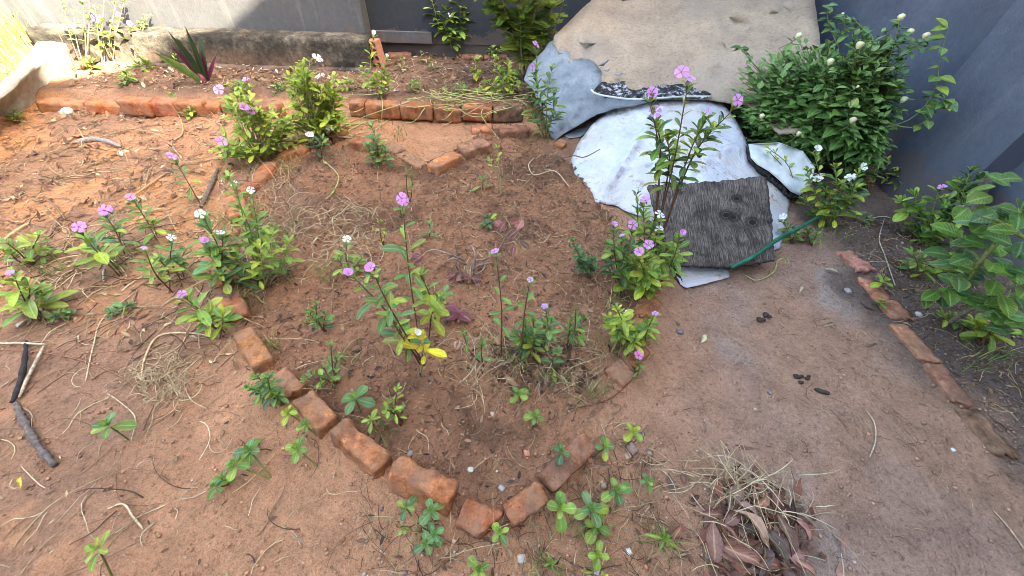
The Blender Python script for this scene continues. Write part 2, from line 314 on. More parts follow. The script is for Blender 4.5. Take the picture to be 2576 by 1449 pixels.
def soilcol(x, y):
    n1 = fbm(x*1.3, y*1.3, 41, 4); n2 = fbm(x*3.2+5, y*3.2, 51, 4); n3 = fbm(x*10, y*10, 61, 3); inh = inpoly(x, y, HEART); nn_ = x*EN[0]+y*EN[1]
    col = np.tile(np.array([[.47, .242, .132]]), (len(x), 1))
    col = lay(col, (.53, .258, .115), sst(-.5, -2., x)*sst(.36, .56, n1))
    col = lay(col, (.385, .243, .172), sst(.3, 1.1, x+.5*(n1-.45)))
    col = lay(col, (.38, .29, .235), sst(.5, 1.2, x)*sst(.44, .56, n2))
    col = lay(col, (.42, .242, .148), sst(.3, .9, x)*sst(.52, .62, n1)*.7)
    col = lay(col, (.155, .112, .088), sst(1.5, 1.75, x+.5*(n2-.45)))
    hm = inh*sst(.02, .1, n3); col = lay(col, (.31, .155, .086), hm*.9)
    col = lay(col, (.165, .088, .054), hm*sst(.44, .56, n2)*.8)
    col = lay(col, (.43, .215, .115), hm*sst(.5, .6, n1)*sst(2.4, 1.6, np.abs(y-.5)+1.4)*.7)
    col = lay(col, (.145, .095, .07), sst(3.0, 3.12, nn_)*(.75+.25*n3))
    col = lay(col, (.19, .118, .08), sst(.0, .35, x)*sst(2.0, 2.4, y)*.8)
    col = lay(col, (.26, .165, .11), sst(-2.6, -3.1, x)*sst(1.2, 1.8, y)*sst(.42, .52, n2)*.8)
    col = lay(col, (.29, .17, .11), sst(-.9, -1.3, x)*sst(.45, .54, n2)*.7)
    return col
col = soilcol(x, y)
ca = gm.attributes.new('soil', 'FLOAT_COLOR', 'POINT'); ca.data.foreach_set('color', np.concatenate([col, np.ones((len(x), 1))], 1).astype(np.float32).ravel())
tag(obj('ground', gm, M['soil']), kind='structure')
# ------------------------------------------------------------------ walls, ledge, kerb
def onwall(a, n, z): return EX*a+EN*n+np.array([0, 0, z])
ROTW = np.array([[EX[0], EN[0], 0], [EX[1], EN[1], 0], [0, 0, 1]])
aE = PL((908, 30), EN*3.88, EN)@EX
bw = thing('garden_wall', onwall(-1, 4.1, 0), 'tall back wall, sunlit rough grey render left and dark smooth paint right', 'wall')
def wpart(name, a0, a1, n0, n1, z0, z1, mt, parent=bw):
    b = MB(); b.box(onwall((a0+a1)/2, (n0+n1)/2, (z0+z1)/2)-np.array(parent.location), (a1-a0, n1-n0, z1-z0), ROTW); return b.build(name, M[mt] if isinstance(mt, str) else mt, parent)
wpart('rough_panel', -9, aE, 3.885, 4.3, -.1, 2.5, 'rough')
wpart('smooth_panel', aE+.002, 3.2, 4.09, 4.29, .16, 2.5, 'smooth')
wpart('cement_band', aE+.002, -.45, 4.05, 4.09, .17, .255, 'band'); wpart('footing', aE+.002, 3.2, 4.1, 4.28, -.1, .158, 'smooth')
def brick_geo(L, W, Hh, seed, nx=9, ny=5, nz=4, rnd=.010, amp=.006, cut=None):
    P = {}; v = []; f = []; N = (nx, ny, nz)
    def vid(i, j, k):
        key = (i, j, k)
        if key not in P:
            q = np.array([i/nx-.5, j/ny-.5, k/nz-.5])*np.array([L, W, Hh]); h = np.array([L, W, Hh])/2
            inn = np.clip(q, -(h-rnd), h-rnd); d = q-inn; l = np.linalg.norm(d)
            if l > rnd*.6: q = inn+d/l*rnd
            if cut is not None and q[0] > 0: q[0] *= 1+cut[0]*(q[1]/W)+cut[1]*(q[2]/Hh)+cut[2]*(float(vnoise(q[1]*90, q[2]*90+seed, seed))-.5)
            nv = np.array([float(vnoise(q[0]*45+q[2]*31+seed*7.7, q[1]*45+q[2]*23, seed+s)) for s in (1, 2, 3)])-.5
            nl = .55*(float(vnoise(q[0]*16+seed, q[1]*16+q[2]*12, seed+9))-.5)
            nv = nv+.5*(np.array([float(vnoise(q[0]*110+q[2]*71+seed, q[1]*110+q[2]*53, seed+s)) for s in (4, 5, 6)])-.5)
            P[key] = len(v); v.append(q+nv*amp+np.array([.3, .6, 1.])*nl*amp*.9)
        return P[key]
    for ax in range(3):
        a, b = [q for q in range(3) if q != ax]
        for side in (0, N[ax]):
            for i in range(N[a]):
                for j in range(N[b]):
                    q = []
                    for di, dj in ((0, 0), (1, 0), (1, 1), (0, 1)):
                        c = [0, 0, 0]; c[ax] = side; c[a] = i+di; c[b] = j+dj; q.append(vid(*c))
                    flip = (side == 0) ^ (ax == 1); f.append(tuple(q[::-1] if flip else q))
    return v, f
BR = [(.37, .135, .058), (.33, .118, .052), (.29, .112, .056), (.41, .16, .072), (.24, .092, .05)]
wb = [mesh('brick', *brick_geo(.21, .10, .062, 90+i, 5, 3, 3, .008, .009), smooth=True) for i in range(3)]
for r in range(1):
    for i in range(7):
        a = -1.22+i*.225+(.11 if r else 0)
        if a > .15 or random.random() < .2: continue
        p = onwall(a+random.uniform(-.008, .008), 4.06+random.uniform(-.025, .02), .058+r*.072)-np.array(bw.location)
        obj('brick', wb[i % 3], M['brick'], bw, mixc(random.choice(BR), (.06, .052, .045), .72), Matrix.Translation(p) @ Matrix.Rotation(TH+random.uniform(-.04, .04), 4, 'Z'))
# concrete ledge in front of the rough panel
lg = thing('concrete_ledge', onwall(-2.5, 3.75, 0), 'low mossy concrete ledge along the back wall behind the sword-leaved plant', 'ledge')
def grid_block(name, a0, a1, n0, n1, z0, z1, mt, parent, st=.035, amp=.012, seed=0):
    L, W, Hh = a1-a0, n1-n0, z1-z0
    v, f = brick_geo(L, W, Hh, seed, max(4, int(L/st)), max(3, int(W/st)), max(3, int(Hh/st)), .018, amp)
    c = onwall((a0+a1)/2, (n0+n1)/2, (z0+z1)/2)-np.array(parent.location)
    return obj(name, mesh(name, [c+ROTW@q for q in v], f, smooth=True), M[mt], parent)
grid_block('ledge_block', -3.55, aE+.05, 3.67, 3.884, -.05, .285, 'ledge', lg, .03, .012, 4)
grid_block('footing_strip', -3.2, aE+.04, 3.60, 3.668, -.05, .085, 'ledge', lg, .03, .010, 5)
# kerb on the left: sloping concrete parapet that runs from the ledge towards the viewer
kb = thing('concrete_kerb', GG(60, 230), 'pale concrete kerb slanting down the left edge beside sunlit grass', 'kerb')
inner = [(-420, 560), (-160, 395), (0, 305), (70, 262), (135, 225), (215, 165)]; crease = [(-420, 460), (-160, 330), (0, 248), (60, 195), (110, 150), (170, 106)]; outer = [(-420, 400), (-160, 270), (0, 203), (60, 150), (95, 105), (135, 78)]
v = []; f = []
def rs(Pp, n): return catmull([np.array([*p, 0.]) for p in Pp], n)
NK = 26
for a, b, c in zip(rs(inner, NK), rs(crease, NK), rs(outer, NK)):
    A = G(a[0], a[1], .0); B = G(b[0], b[1], .20); Cc = G(c[0], c[1], .21); D = np.array([Cc[0]-.05, Cc[1]+.02, -.05])
    for q in (A+[0, 0, -.06], A, A*.6+B*.4+[0, 0, .012], A*.25+B*.75+[0, 0, .016], B, B*.5+Cc*.5+[0, 0, .008], Cc, D):
        v.append(np.array(q)+np.array([0, 0, .012*(float(vnoise(q[0]*14, q[1]*14, 77))-.5)]))
for i in range(NK-1):
    for j in range(7): f.append((i*8+j, i*8+j+1, (i+1)*8+j+1, (i+1)*8+j))
f += [tuple(range(8)), tuple(range((NK-1)*8, NK*8))[::-1]]
obj('kerb_block', mesh('kerb_block', [np.array(q)-np.array(kb.location) for q in v], f, smooth=True), M['kerb'], kb)
# house wall on the right, with its pilaster; its raking top casts the garden's shade
A = PL((580, 66), EN*3.885, EN); B = PL((650, 0), EN*3.885, EN); K = G(25, 175, .2); NS = np.cross(B-A, K-A)
def ztop(xx, yy): return A[2]-(NS[0]*(xx-A[0])+NS[1]*(yy-A[1]))/NS[2]
xw, xp = 2.46, 2.32; yB = GG(2294, 558)[1]; yA = yB+.52
hw = thing('house_wall', (xw, 1.5, 0), 'smooth blue-grey house wall with a flat pilaster on the right', 'wall')
def raked(name, x0, x1, y0, y1, mt, parent):
    z0 = -.1; za, zb = ztop(x0, y0), ztop(x0, y1)
    v = [(x0, y0, z0), (x1, y0, z0), (x1, y1, z0), (x0, y1, z0), (x0, y0, za), (x1, y0, za), (x1, y1, zb), (x0, y1, zb)]
    return obj(name, mesh(name, [np.array(q)-np.array(parent.location) for q in v], [(3,2,1,0),(4,5,6,7),(0,1,5,4),(1,2,6,5),(2,3,7,6),(3,0,4,7)]), M[mt], parent)
raked('wall_slab', xw, xw+.2, -7, 5.5, 'side', hw); raked('pilaster', xp, xw-.001, yB, yA, 'side', hw)
b_ = MB(); b_.box(np.array([-1.3, -2.5, 1.6])-np.array(hw.location), (7.5, .2, 3.4)); b_.build('added_sky_blocker', M['side'], hw)  # unseen wall added behind the camera to block low sky light
# ------------------------------------------------------------------ sheets
def sheet(name, outline, sp, zf, mt, parent=None, thick=.004, uvq=None, smooth=True, loc=None, dome=0., ragged=0., seed=0):
    P = np.array(outline, float)
    if ragged:
        Q = []
        for i in range(len(P)):
            a, b = P[i], P[(i+1) % len(P)]; n = max(1, int(np.hypot(*(b-a)[:2])/7))
            for k in range(n):
                q = a+(b-a)*k/n
                if k: q = q+np.array([random.uniform(-1, 1), random.uniform(-1, 1), 0])*ragged
                Q.append(q)
        P = np.array(Q)
    n = len(P); xx, yy = np.meshgrid(np.arange(P[:, 0].min(), P[:, 0].max(), sp), np.arange(P[:, 1].min(), P[:, 1].max(), sp))
    pts = np.stack([xx.ravel()+rng.uniform(-.3, .3, xx.size)*sp, yy.ravel()+rng.uniform(-.3, .3, xx.size)*sp], 1); pts = pts[inpoly(pts[:, 0], pts[:, 1], P[:, :2])]
    dmin = np.sqrt(((pts[:, None]-P[None, :, :2])**2).sum(2)).min(1); pts = pts[dmin > sp*.5]
    allp = np.concatenate([P[:, :2], pts]); res = delaunay_2d_cdt([Vector(q) for q in allp], [(i, (i+1) % n) for i in range(n)], [], 1, 1e-4)
    verts, faces = [np.array(q[:]) for q in res[0]], [tuple(q) for q in res[2]]; out = []; uv = []
    VX = np.array(verts); ed = np.array([(t[i], t[(i+1) % 3]) for t in faces for i in range(3)]); ed = np.concatenate([ed, ed[:, ::-1]]); d2 = ((VX[:, None]-P[None, :, :2])**2).sum(2); nb = d2.argmin(1); dmn = np.sqrt(d2.min(1)); fix = dmn < .05
    Z = P[nb, 2].copy(); cnt = np.bincount(ed[:, 0], minlength=len(VX))
    for it in range(350):
        s_ = np.bincount(ed[:, 0], weights=Z[ed[:, 1]], minlength=len(VX))/np.maximum(cnt, 1); Z = np.where(fix, Z, s_)
    for q, zz, dm in zip(verts, Z, dmn):
        zz = float(zz)+dome*(1-math.exp(-dm/90.)); zz += zf(q[0], q[1], dm) if zf else 0
        g = G(q[0], q[1], zz); out.append(g)
        if uvq:
            (ax, ay), (bx, by), (cx, cy) = uvq; e1 = np.array([bx-ax, by-ay]); e2 = np.array([cx-ax, cy-ay]); s = np.linalg.solve(np.stack([e1, e2], 1), q-np.array([ax, ay])); uv.append(s)
    off = np.array(parent.location) if parent else np.zeros(3)
    up_ = sum(np.sign(np.cross(out[t[1]]-out[t[0]], out[t[2]]-out[t[0]])[2]) for t in faces); ff = [t if up_ > 0 else t[::-1] for t in faces]
    me = mesh(name, [q-off for q in out], ff, uv if uvq else None, smooth)
    o = obj(name, me, M[mt], parent)
    md = o.modifiers.new('thick', 'SOLIDIFY'); md.thickness = thick; md.offset = -1; return o
def wr(a, s, sd): return lambda X_, Y_, dm: a*(float(fbm(X_/s, Y_/s*1.6, sd, 4))-.47)*min(1, dm/25+.15)
# white tarp over a heap
tp = [(1437, 400, .02), (1445, 436, .015), (1478, 470, .012), (1490, 486, .012), (1497, 508, .012), (1520, 512, .012), (1545, 516, .012), (1573, 530, .012), (1625, 548, .015), (1690, 590, .015), (1720, 640, .02), (1800, 650, .02), (1900, 645, .02), (1962, 625, .012), (1978, 570, .012), (1988, 500, .02), (1960, 462, .05), (1915, 430, .09), (1893, 395, .13), (1873, 345, .17), (1850, 300, .2), (1815, 255, .22), (1760, 238, .235), (1690, 245, .24), (1600, 255, .22), (1530, 280, .17), (1490, 312, .11), (1458, 355, .05)]
def tarpz(X_, Y_, dm):
    rg = sum(.012*math.exp(-abs((X_-cx)*math.cos(an)+(Y_-cy)*math.sin(an))/5.)*min(1, dm/20) for cx, cy, an in ((1600, 350, .5), (1750, 330, 1.9), (1680, 420, 2.6), (1840, 360, .9), (1520, 430, 1.4), (1700, 290, 1.2), (1560, 330, 2.2)))
    return rg+.05*(float(fbm(X_/70, Y_/60, 5, 3))-.45)*min(1, dm/40)+.012*(float(fbm(X_/14+Y_/40, Y_/22, 8, 3))-.45)*min(1, dm/10)+.02*math.exp(-(((X_-1560)+(Y_-420)*.7)/9.)**2)*min(1, dm/30)
tag(sheet('white_tarp', tp, 9, tarpz, 'tarp', None, .003, dome=.05, ragged=1.2), 'dirty white plastic sheet draped over a heap by the beige board', 'tarp')
# large beige board, leaning back to the wall
bt = thing('peeling_board', G(1650, 245, .25), 'large beige fibre board leaning at the back, lower left corner blue-grey', 'board')
bd = [(1393, 92, .42), (1450, 35, .50), (1510, -20, .56), (1560, -70, .62), (2046, -70, .76), (2050, 0, .70), (2062, 90, .60), (2075, 200, .46), (2040, 330, .30), (1960, 335, .26), (1880, 262, .265), (1780, 248, .262), (1700, 247, .262), (1600, 246, .262), (1540, 240, .262), (1500, 228, .27), (1506, 205, .29), (1505, 182, .31), (1492, 166, .328), (1478, 157, .338), (1458, 154, .343), (1432, 157, .345), (1426, 138, .365), (1406, 131, .378), (1390, 108, .395)]
sheet('board_panel', bd, 22, wr(.004, 60, 15), 'fibre', bt, .012, ragged=.8)
gy = [(1393, 100, .40), (1410, 124, .385), (1432, 131, .375), (1437, 150, .35), (1462, 146, .355), (1485, 150, .35), (1500, 160, .335), (1513, 180, .315), (1513, 205, .295), (1492, 230, .275), (1520, 246, .267), (1580, 252, .264), (1640, 254, .262), (1595, 266, .245), (1550, 272, .225), (1500, 288, .17), (1455, 315, .09), (1420, 335, .035), (1397, 352, .008), (1386, 344, .015), (1372, 300, .07), (1345, 230, .17), (1318, 200, .22), (1330, 165, .27), (1365, 130, .34), (1380, 108, .38)]
sheet('grey_backing', gy, 12, lambda a, b, d: .004, 'grey', bt, .004, ragged=.7)
tn = [(1494, 232, .285), (1512, 206, .305), (1535, 209, .303), (1575, 203, .31), (1578, 220, .30), (1600, 226, .295), (1650, 216, .30), (1720, 212, .305), (1790, 236, .285), (1780, 246, .275), (1700, 246, .273), (1610, 247, .273), (1545, 243, .276)]
sheet('torn_patch', tn, 8, lambda a, b, d: .006+.01*(float(fbm(a/9, b/9, 3, 3))-.4), 'torn', bt, .004, ragged=2.2)
rm = catmull([G(*q) for q in [(1487, 226, .295), (1500, 236, .288), (1545, 245, .285), (1600, 250, .283), (1660, 247, .283), (1720, 243, .284), (1790, 243, .284)]], 24)
tube('white_rim', rm, .007, M['foam'], bt, 6, bt.location)
for i, P_ in enumerate([[(1505, 166, .34), (1520, 155, .37), (1534, 150, .38), (1518, 166, .345)], [(1516, 178, .325), (1537, 172, .345), (1530, 180, .33)], [(1546, 187, .322), (1568, 184, .33), (1560, 192, .32)]]):
    sheet('peeled_flake', P_, 4, lambda a, b, d: .012, 'grey', bt, .002)
ul = [(1418, 340, .012), (1470, 318, .03), (1500, 300, .06), (1494, 318, .05), (1460, 344, .012), (1430, 348, .01)]
tag(sheet('grey_scrap', ul, 8, wr(.006, 20, 3), 'grey', None, .003), 'small pale grey scrap sticking out under the curled grey board corner', 'scrap')
# plywood
pw = [(1630, 467, .115), (1700, 462, .12), (1790, 457, .125), (1860, 450, .125), (1920, 443, .125), (1931, 455, .12), (1934, 490, .10), (1942, 540, .08), (1944, 600, .055), (1951, 655, .03), (1880, 664, .03), (1850, 672, .028), (1780, 668, .03), (1700, 666, .03), (1688, 650, .035), (1660, 570, .075), (1640, 505, .10)]
tag(sheet('weathered_plywood', pw, 11, lambda a, b, d: .05, 'ply', None, .014, uvq=((1665, 668), (1950, 660), (1630, 465)), ragged=2.6), 'square of weathered grey plywood with knots lying on the white tarp', 'plywood')
ws = [(1690, 668, .012), (1700, 690, .015), (1712, 715, .018), (1727, 724, .02), (1780, 712, .022), (1835, 697, .02), (1832, 678, .02), (1822, 668, .018), (1760, 668, .014)]
sk = thing('white_scrap', G(1760, 690, .01), 'curled white plastic scrap with black edge under the plywood', 'scrap')
sheet('scrap_sheet', ws, 6, wr(.012, 16, 6), 'tarp', sk, .003, ragged=1.)
sheet('black_edge', [(1678, 655, .012), (1692, 660, .03), (1704, 690, .025), (1728, 722, .012), (1716, 722, .006), (1692, 695, .006)], 5, wr(.015, 10, 8), 'black', sk, .006, ragged=1.)
# foam slab under the bush
fs = thing('foam_slab', G(1960, 430, .08), 'pale green-white slab with dark torn edge half under the flowering bush', 'slab')
fp = [(1884, 362, .19), (1890, 395, .165), (1905, 412, .15), (1935, 430, .125), (1960, 452, .10), (1990, 482, .07), (2012, 492, .06), (2040, 470, .09), (2050, 420, .15), (2020, 380, .2), (1960, 360, .22)]
sheet('slab_face', fp, 10, lambda a, b, d: .012, 'foam', fs, .006)
sheet('torn_edge', [(1880, 360, .175), (1890, 365, .185), (1894, 396, .16), (1908, 413, .145), (1938, 431, .12), (1992, 482, .066), (2012, 494, .05), (1990, 496, .03), (1960, 468, .06), (1925, 438, .09), (1892, 414, .12)], 6, wr(.03, 8, 4), 'black', fs, .02, ragged=1.5)
# green stake with nodes
gs = thing('green_stake', G(1840, 672, .03), 'green plastic plant stake lying across the plywood corner', 'stake')
Pg = catmull([G(1840, 673, .09), G(1900, 643, .115), G(1960, 600, .12), G(2010, 574, .10), G(2060, 545, .08)], 20)
tube('stake_rod', Pg, .0095, M['hose'], gs, 8, gs.location)
for t in (4, 9, 14):
    d = Pg[t+1]-Pg[t]; d = d/np.linalg.norm(d); tube('ring', [Pg[t]-d*.006, Pg[t]+d*.006], .0115, M['hose'], gs, 8, gs.location)
pb = GG(2440, 505); p0 = np.array(pb)
post_top = PL((2503, 412), (xw-.03, 0, 0), (1, 0, 0)); pbt = PL((2440, 510), (xw-.16, 0, 0), (1, 0, 0))
tag(tube('wooden_post', catmull([pbt+(pbt-post_top)*.35, pbt, post_top], 14), [.035+.004*random.random() for i in range(14)], M['bark'], None, 9, None, (.12, .1, .085)), 'weathered grey wooden post leaning against the pilaster at right', 'post')
# ------------------------------------------------------------------ bricks
ORD = ['first', 'second', 'third', 'fourth', 'fifth', 'sixth', 'seventh', 'eighth', 'ninth', 'tenth', 'eleventh', 'twelfth', 'thirteenth', 'fourteenth']
bseed = [200]
def brick(p1, p2, label, W=.105, Hh=.062, top=.045, roll=0., cut=None, col=None, group='bricks outlining the heart', pitch=0., amp=.009, name='brick'):
    bseed[0] += 1
    a = G(*p1, float(zg(*G(*p1)[:2], False))+top); b = G(*p2, float(zg(*G(*p2)[:2], False))+top); d = b-a; L = float(np.linalg.norm(d[:2]))*1.05
    v, f = brick_geo(L, W, Hh, bseed[0], 14, 6, 6, .007, amp, cut); o = obj(name, mesh('brick', v, f, smooth=True), M['brick'], None, jit(col or random.choice(BR), .1))
    c = (a+b)/2-np.array([0, 0, Hh/2]); o.matrix_basis = Matrix.Translation(c) @ Matrix.Rotation(math.atan2(d[1], d[0]), 4, 'Z') @ Matrix.Rotation(-math.atan2(d[2], L)+pitch, 4, 'Y') @ Matrix.Rotation(roll, 4, 'X')
    return tag(o, label, 'brick', group)
brick((1158, 1283), (1240, 1318), 'broken low brick with a dark burnt end at the point of the heart', .075, .06, .045, cut=(.7, 0, .3), col=BR[1])
brick((985, 1180), (1132, 1248), 'largest, tallest brick, set on edge left of the heart\'s point', .062, .125, .10, roll=-.3, col=BR[0], amp=.010)
brick((843, 1075), (955, 1166), 'pitted orange brick, third from the heart\'s point up its left side', .064, .10, .075, roll=-.15, col=BR[3], amp=.012)
brick((757, 998), (820, 1066), 'brick on the heart\'s left side between the pitted brick and the broken round one', .07, .09, .065, roll=-.1, col=BR[0])
brick((690, 940), (733, 985), 'rounded broken brick stump beside leafy seedlings on the heart\'s lower left', .085, .07, .05, cut=(.3, .2, .4), col=BR[3], amp=.012)
brick((602, 832), (655, 912), 'long pinkish brick at the heart\'s left bulge below the leafy clump', .07, .09, .065, roll=-.15, col=BR[3])
brick((568, 735), (592, 795), 'brick half under green leaves on the heart\'s left bulge', .09, .07, .05, col=BR[0])
brick((560, 655), (566, 710), 'brick mostly hidden inside the leafy clump on the heart\'s left', .09, .06, .04, col=BR[0])
brick((582, 492), (600, 538), 'short upright brick above the leafy clump on the heart\'s left', .09, .07, .055, col=BR[0], cut=(.2, 0, .2))
brick((566, 545), (576, 588), 'sunken brick top among white-flowered stems on the heart\'s left', .08, .05, .025, col=BR[0])
brick((640, 452), (678, 408), 'smooth brick on the heart\'s upper left below the dense green bush', .085, .06, .045, col=BR[1])
brick((697, 387), (765, 362), 'brick at the top of the heart\'s left lobe, next to a blackened one', .085, .06, .045, col=BR[1])
brick((775, 357), (828, 347), 'blackened brick at the top of the heart\'s left lobe', .09, .06, .04, col=(.035, .03, .03))
brick((832, 336), (874, 330), 'red brick at top of left lobe behind the white-flowered sprig', .08, .06, .045, col=BR[1])
brick((885, 346), (930, 357), 'dark-sided brick on the lobe\'s inner slope behind a blue-green sprig', .085, .075, .06, col=BR[2])
brick((957, 352), (1005, 378), 'dusty brick sloping down into the heart\'s notch', .085, .06, .035, col=(.29, .145, .08))
brick((1010, 384), (1062, 414), 'half-buried brick at the bottom of the heart\'s notch, left side', .085, .06, .025, col=(.28, .15, .085))
brick((1088, 414), (1148, 384), 'orange brick rising right from the heart\'s notch', .085, .075, .06, col=BR[3])
brick((1162, 372), (1225, 352), 'flat brown brick with a stone-like top, right of the notch', .115, .075, .06, col=(.3, .15, .09))
brick((1188, 322), (1236, 318), 'half brick with rounded top behind the flat brown brick', .10, .075, .055, col=BR[3], cut=(.2, 0, .3))
brick((1258, 323), (1326, 320), 'dark red brick at the heart\'s upper right by the tall pink flowers', .10, .08, .06, col=BR[4])
brick((1276, 1288), (1362, 1226), 'rough short brick right of the heart\'s point', .066, .10, .07, roll=.2, col=BR[1], amp=.010)
brick((1376, 1205), (1482, 1100), 'long smooth brick, second from the point up the heart\'s right side', .068, .10, .07, roll=.2, col=(.3, .12, .065))
brick((1492, 1080), (1545, 1008), 'flat square-ended brick sunk level with the soil on the heart\'s right', .068, .06, .018, col=(.32, .15, .085))
brick((1546, 950), (1580, 920), 'short brick below the magenta flower on the heart\'s right', .09, .06, .035, col=(.34, .15, .09), cut=(.2, 0, .3))
brick((1578, 903), (1615, 868), 'brick behind the magenta flower on the heart\'s right', .085, .06, .03, col=BR[0])
brick((1621, 787), (1643, 745), 'chipped orange brick below the big pink and white flower clump', .085, .07, .04, col=BR[0], cut=(.3, 0, .5), amp=.012)
brick((1612, 853), (1621, 803), 'brick half hidden by leaves between the magenta flower and the big clump', .08, .06, .03, col=BR[1])
brick((613, 480), (632, 457), 'small brick piece closing the gap below the heart\'s upper left bricks', .08, .06, .035, col=BR[2])
brick((1550, 985), (1552, 958), 'short broken brick between the flush square one and the magenta flower', .08, .05, .015, col=(.3, .15, .09))
brick((1640, 722), (1650, 682), 'brick hidden under the big pink and white flower clump', .08, .06, .04, col=BR[0])
GB = 'bricks edging the back bed'
row = [((95, 249), (208, 257), .05, 'long low brick at the left end of the back row by the kerb'), ((214, 252), (299, 257), .06, 'second brick from the left end of the back row'), ((304, 247), (371, 250), .085, 'squarest, tallest brick in the left half of the back row'),
       ((375, 250), (440, 254), .07, 'brick just right of the tallest brick in the back row'), ((444, 252), (504, 256), .07, 'back row brick with a small green seedling in front'), ((509, 257), (556, 259), .045, 'low dusty brick left of the spreading bush in the back row'),
       ((560, 250), (612, 253), .07, 'orange-topped brick behind the spreading bush\'s pink flowers'), ((617, 256), (700, 260), .065, 'back row brick mostly hidden behind the spreading bush'), ((880, 252), (917, 254), .075, 'short brick just right of the dense upright bush'),
       ((921, 256), (1005, 259), .08, 'smooth back row brick crossed by a long pale runner'), ((1009, 259), (1086, 262), .085, 'roughest back row brick, with a clean square right end'), ((1098, 266), (1160, 268), .075, 'back row brick under tangled pale stems'),
       ((1166, 262), (1236, 264), .09, 'orange-topped brick rising above the tangled stems'), ((1242, 268), (1312, 266), .085, 'dark brick at the right end of the back row')]
for p1, p2, tp_, lb in row:
    brick(p1, p2, lb, .10, .10, tp_-.024, group=GB, col=random.choice(BR[:3])if p1[0] != 1242 else (.12, .07, .05), pitch=random.uniform(-.03, .03))
for i, (p1, p2, W, cl, lb, tz) in enumerate([((2128, 632), (2188, 678), .085, (.42, .19, .125), 'flush worn brick at the far end of the right-hand row', .010), ((2172, 695), (2232, 752), .075, (.44, .2, .12), 'flush flaking brick with a seedling growing over it, right-hand row', .012), ((2236, 757), (2280, 800), .08, (.36, .16, .1), 'flush chipped brick just below the seedling in the right-hand row', .012),
        ((2262, 815), (2345, 905), .075, (.42, .19, .11), 'thin brick edge showing through grey soil in the right-hand row', .016), ((2352, 915), (2430, 1015), .07, (.27, .14, .09), 'half-buried dark brick near the right edge of the path', .014), ((2438, 1030), (2530, 1140), .075, (.16, .085, .06), 'nearest buried brick of the right-hand row, mostly soil covered', .012)]):
    brick(p1, p2, lb, W, .05, tz, col=cl, group='sunken bricks of the right-hand row', amp=.012, cut=(.3, 0, .4))
brick((1402, 364), (1418, 352), 'small brick lump below the corner of the grey board', .06, .06, .04, col=BR[2], group=GB, name='brick_lump')
# hollow terracotta block standing by the ledge
def hollow_block():
    base = GG(955, 168); W, D, Hh = .10, .09, .205; t = thing('hollow_block', base, 'upright hollow terracotta block with round holes at the ledge\'s right end', 'block')
    R = Matrix.Rotation(math.radians(-12), 4, 'Z') @ Matrix.Rotation(math.radians(-6), 4, 'Y'); mb = MB(); nx, nz = 2, 4; K_ = 12
    for s in (-1,):
        for i in range(nx):
            for k in range(nz):
                x0, x1, z0, z1 = -W/2+W*i/nx, -W/2+W*(i+1)/nx, Hh*k/nz, Hh*(k+1)/nz; cx, cz = (x0+x1)/2, (z0+z1)/2; r = min(x1-x0, z1-z0)*.40; vv = []
                for j in range(K_):
                    a = 2*math.pi*(j+.5)/K_; c, s_ = math.cos(a), math.sin(a); m_ = max(abs(c)/((x1-x0)/2), abs(s_)/((z1-z0)/2))
                    vv += [(cx+c/m_, -D/2, cz+s_/m_), (cx+c*r, -D/2, cz+s_*r), (cx+c*r, D/2-.004, cz+s_*r)]
                ff = []
                for j in range(K_):
                    q = (j+1) % K_; ff += [(3*j, 3*q, 3*q+1, 3*j+1), (3*j+1, 3*q+1, 3*q+2, 3*j+2)]
                ff.append(tuple(3*j+2 for j in range(K_))); mb.add(vv, ff)
    mb.add([(-W/2, -D/2, 0), (W/2, -D/2, 0), (W/2, D/2, 0), (-W/2, D/2, 0), (-W/2, -D/2, Hh), (W/2, -D/2, Hh), (W/2, D/2, Hh), (-W/2, D/2, Hh)], [(3,2,1,0),(4,5,6,7),(1,2,6,5),(2,3,7,6),(3,0,4,7)])
    o = mb.build('block_body', M['clay'], t, False, (.42, .19, .12)); o.matrix_basis = R
hollow_block()
rb = GG(657, 166); tag(tube('rusty_rod', [rb-np.array([0, 0, .03]), V(rb, (640, 130)), V(rb, (611, 87))], .011, M['bark'], None, 7, None, (.10, .05, .035)), 'rusty pipe stub leaning in the back bed in front of the ledge', 'rod')
#==PLANTS==
# ------------------------------------------------------------------ leaves, flowers, plants
def leaf_mesh(name, prof, bend=.25, fold=.25, across=4, curl=0.):
    v = []; f = []; uv = []; n = len(prof)
    for i, (t, wd) in enumerate(prof):
        for j in range(across+1):
            s = j/across*2-1; xx = s*wd*.5; zz = -bend*t*t+fold*abs(xx)+curl*math.sin(t*7)*abs(s)*.06
            v.append((xx, t, zz)); uv.append((j/across, t))
    for i in range(n-1):
        for j in range(across): a = i*(across+1)+j; f.append((a, a+1, a+across+2, a+across+1))
    return mesh(name, v, f, uv, True)
PV = [(0, .04), (.1, .09), (.25, .24), (.45, .38), (.65, .46), (.82, .42), (.94, .25), (1, .05)]     # obovate
PB = [(0, .03), (.1, .10), (.25, .36), (.42, .48), (.6, .42), (.78, .26), (.92, .1), (1, .01)]       # ovate, pointed
PR = [(0, .04), (.1, .2), (.28, .56), (.5, .72), (.72, .62), (.9, .34), (1, .05)]                    # broad
PN = [(0, .03), (.12, .07), (.3, .13), (.55, .17), (.8, .13), (.94, .07), (1, .01)]                   # narrow, rolled
LV = [leaf_mesh('leaf', PV, b, fo) for b, fo in ((.05, .3), (.16, .35), (.3, .25), (.42, .4))]
LB = [leaf_mesh('leaf', PB, b, fo) for b, fo in ((.08, .3), (.22, .35), (.36, .3))]
LR = [leaf_mesh('leaf', PR, b, fo) for b, fo in ((.06, .2), (.2, .3), (.3, .2))]
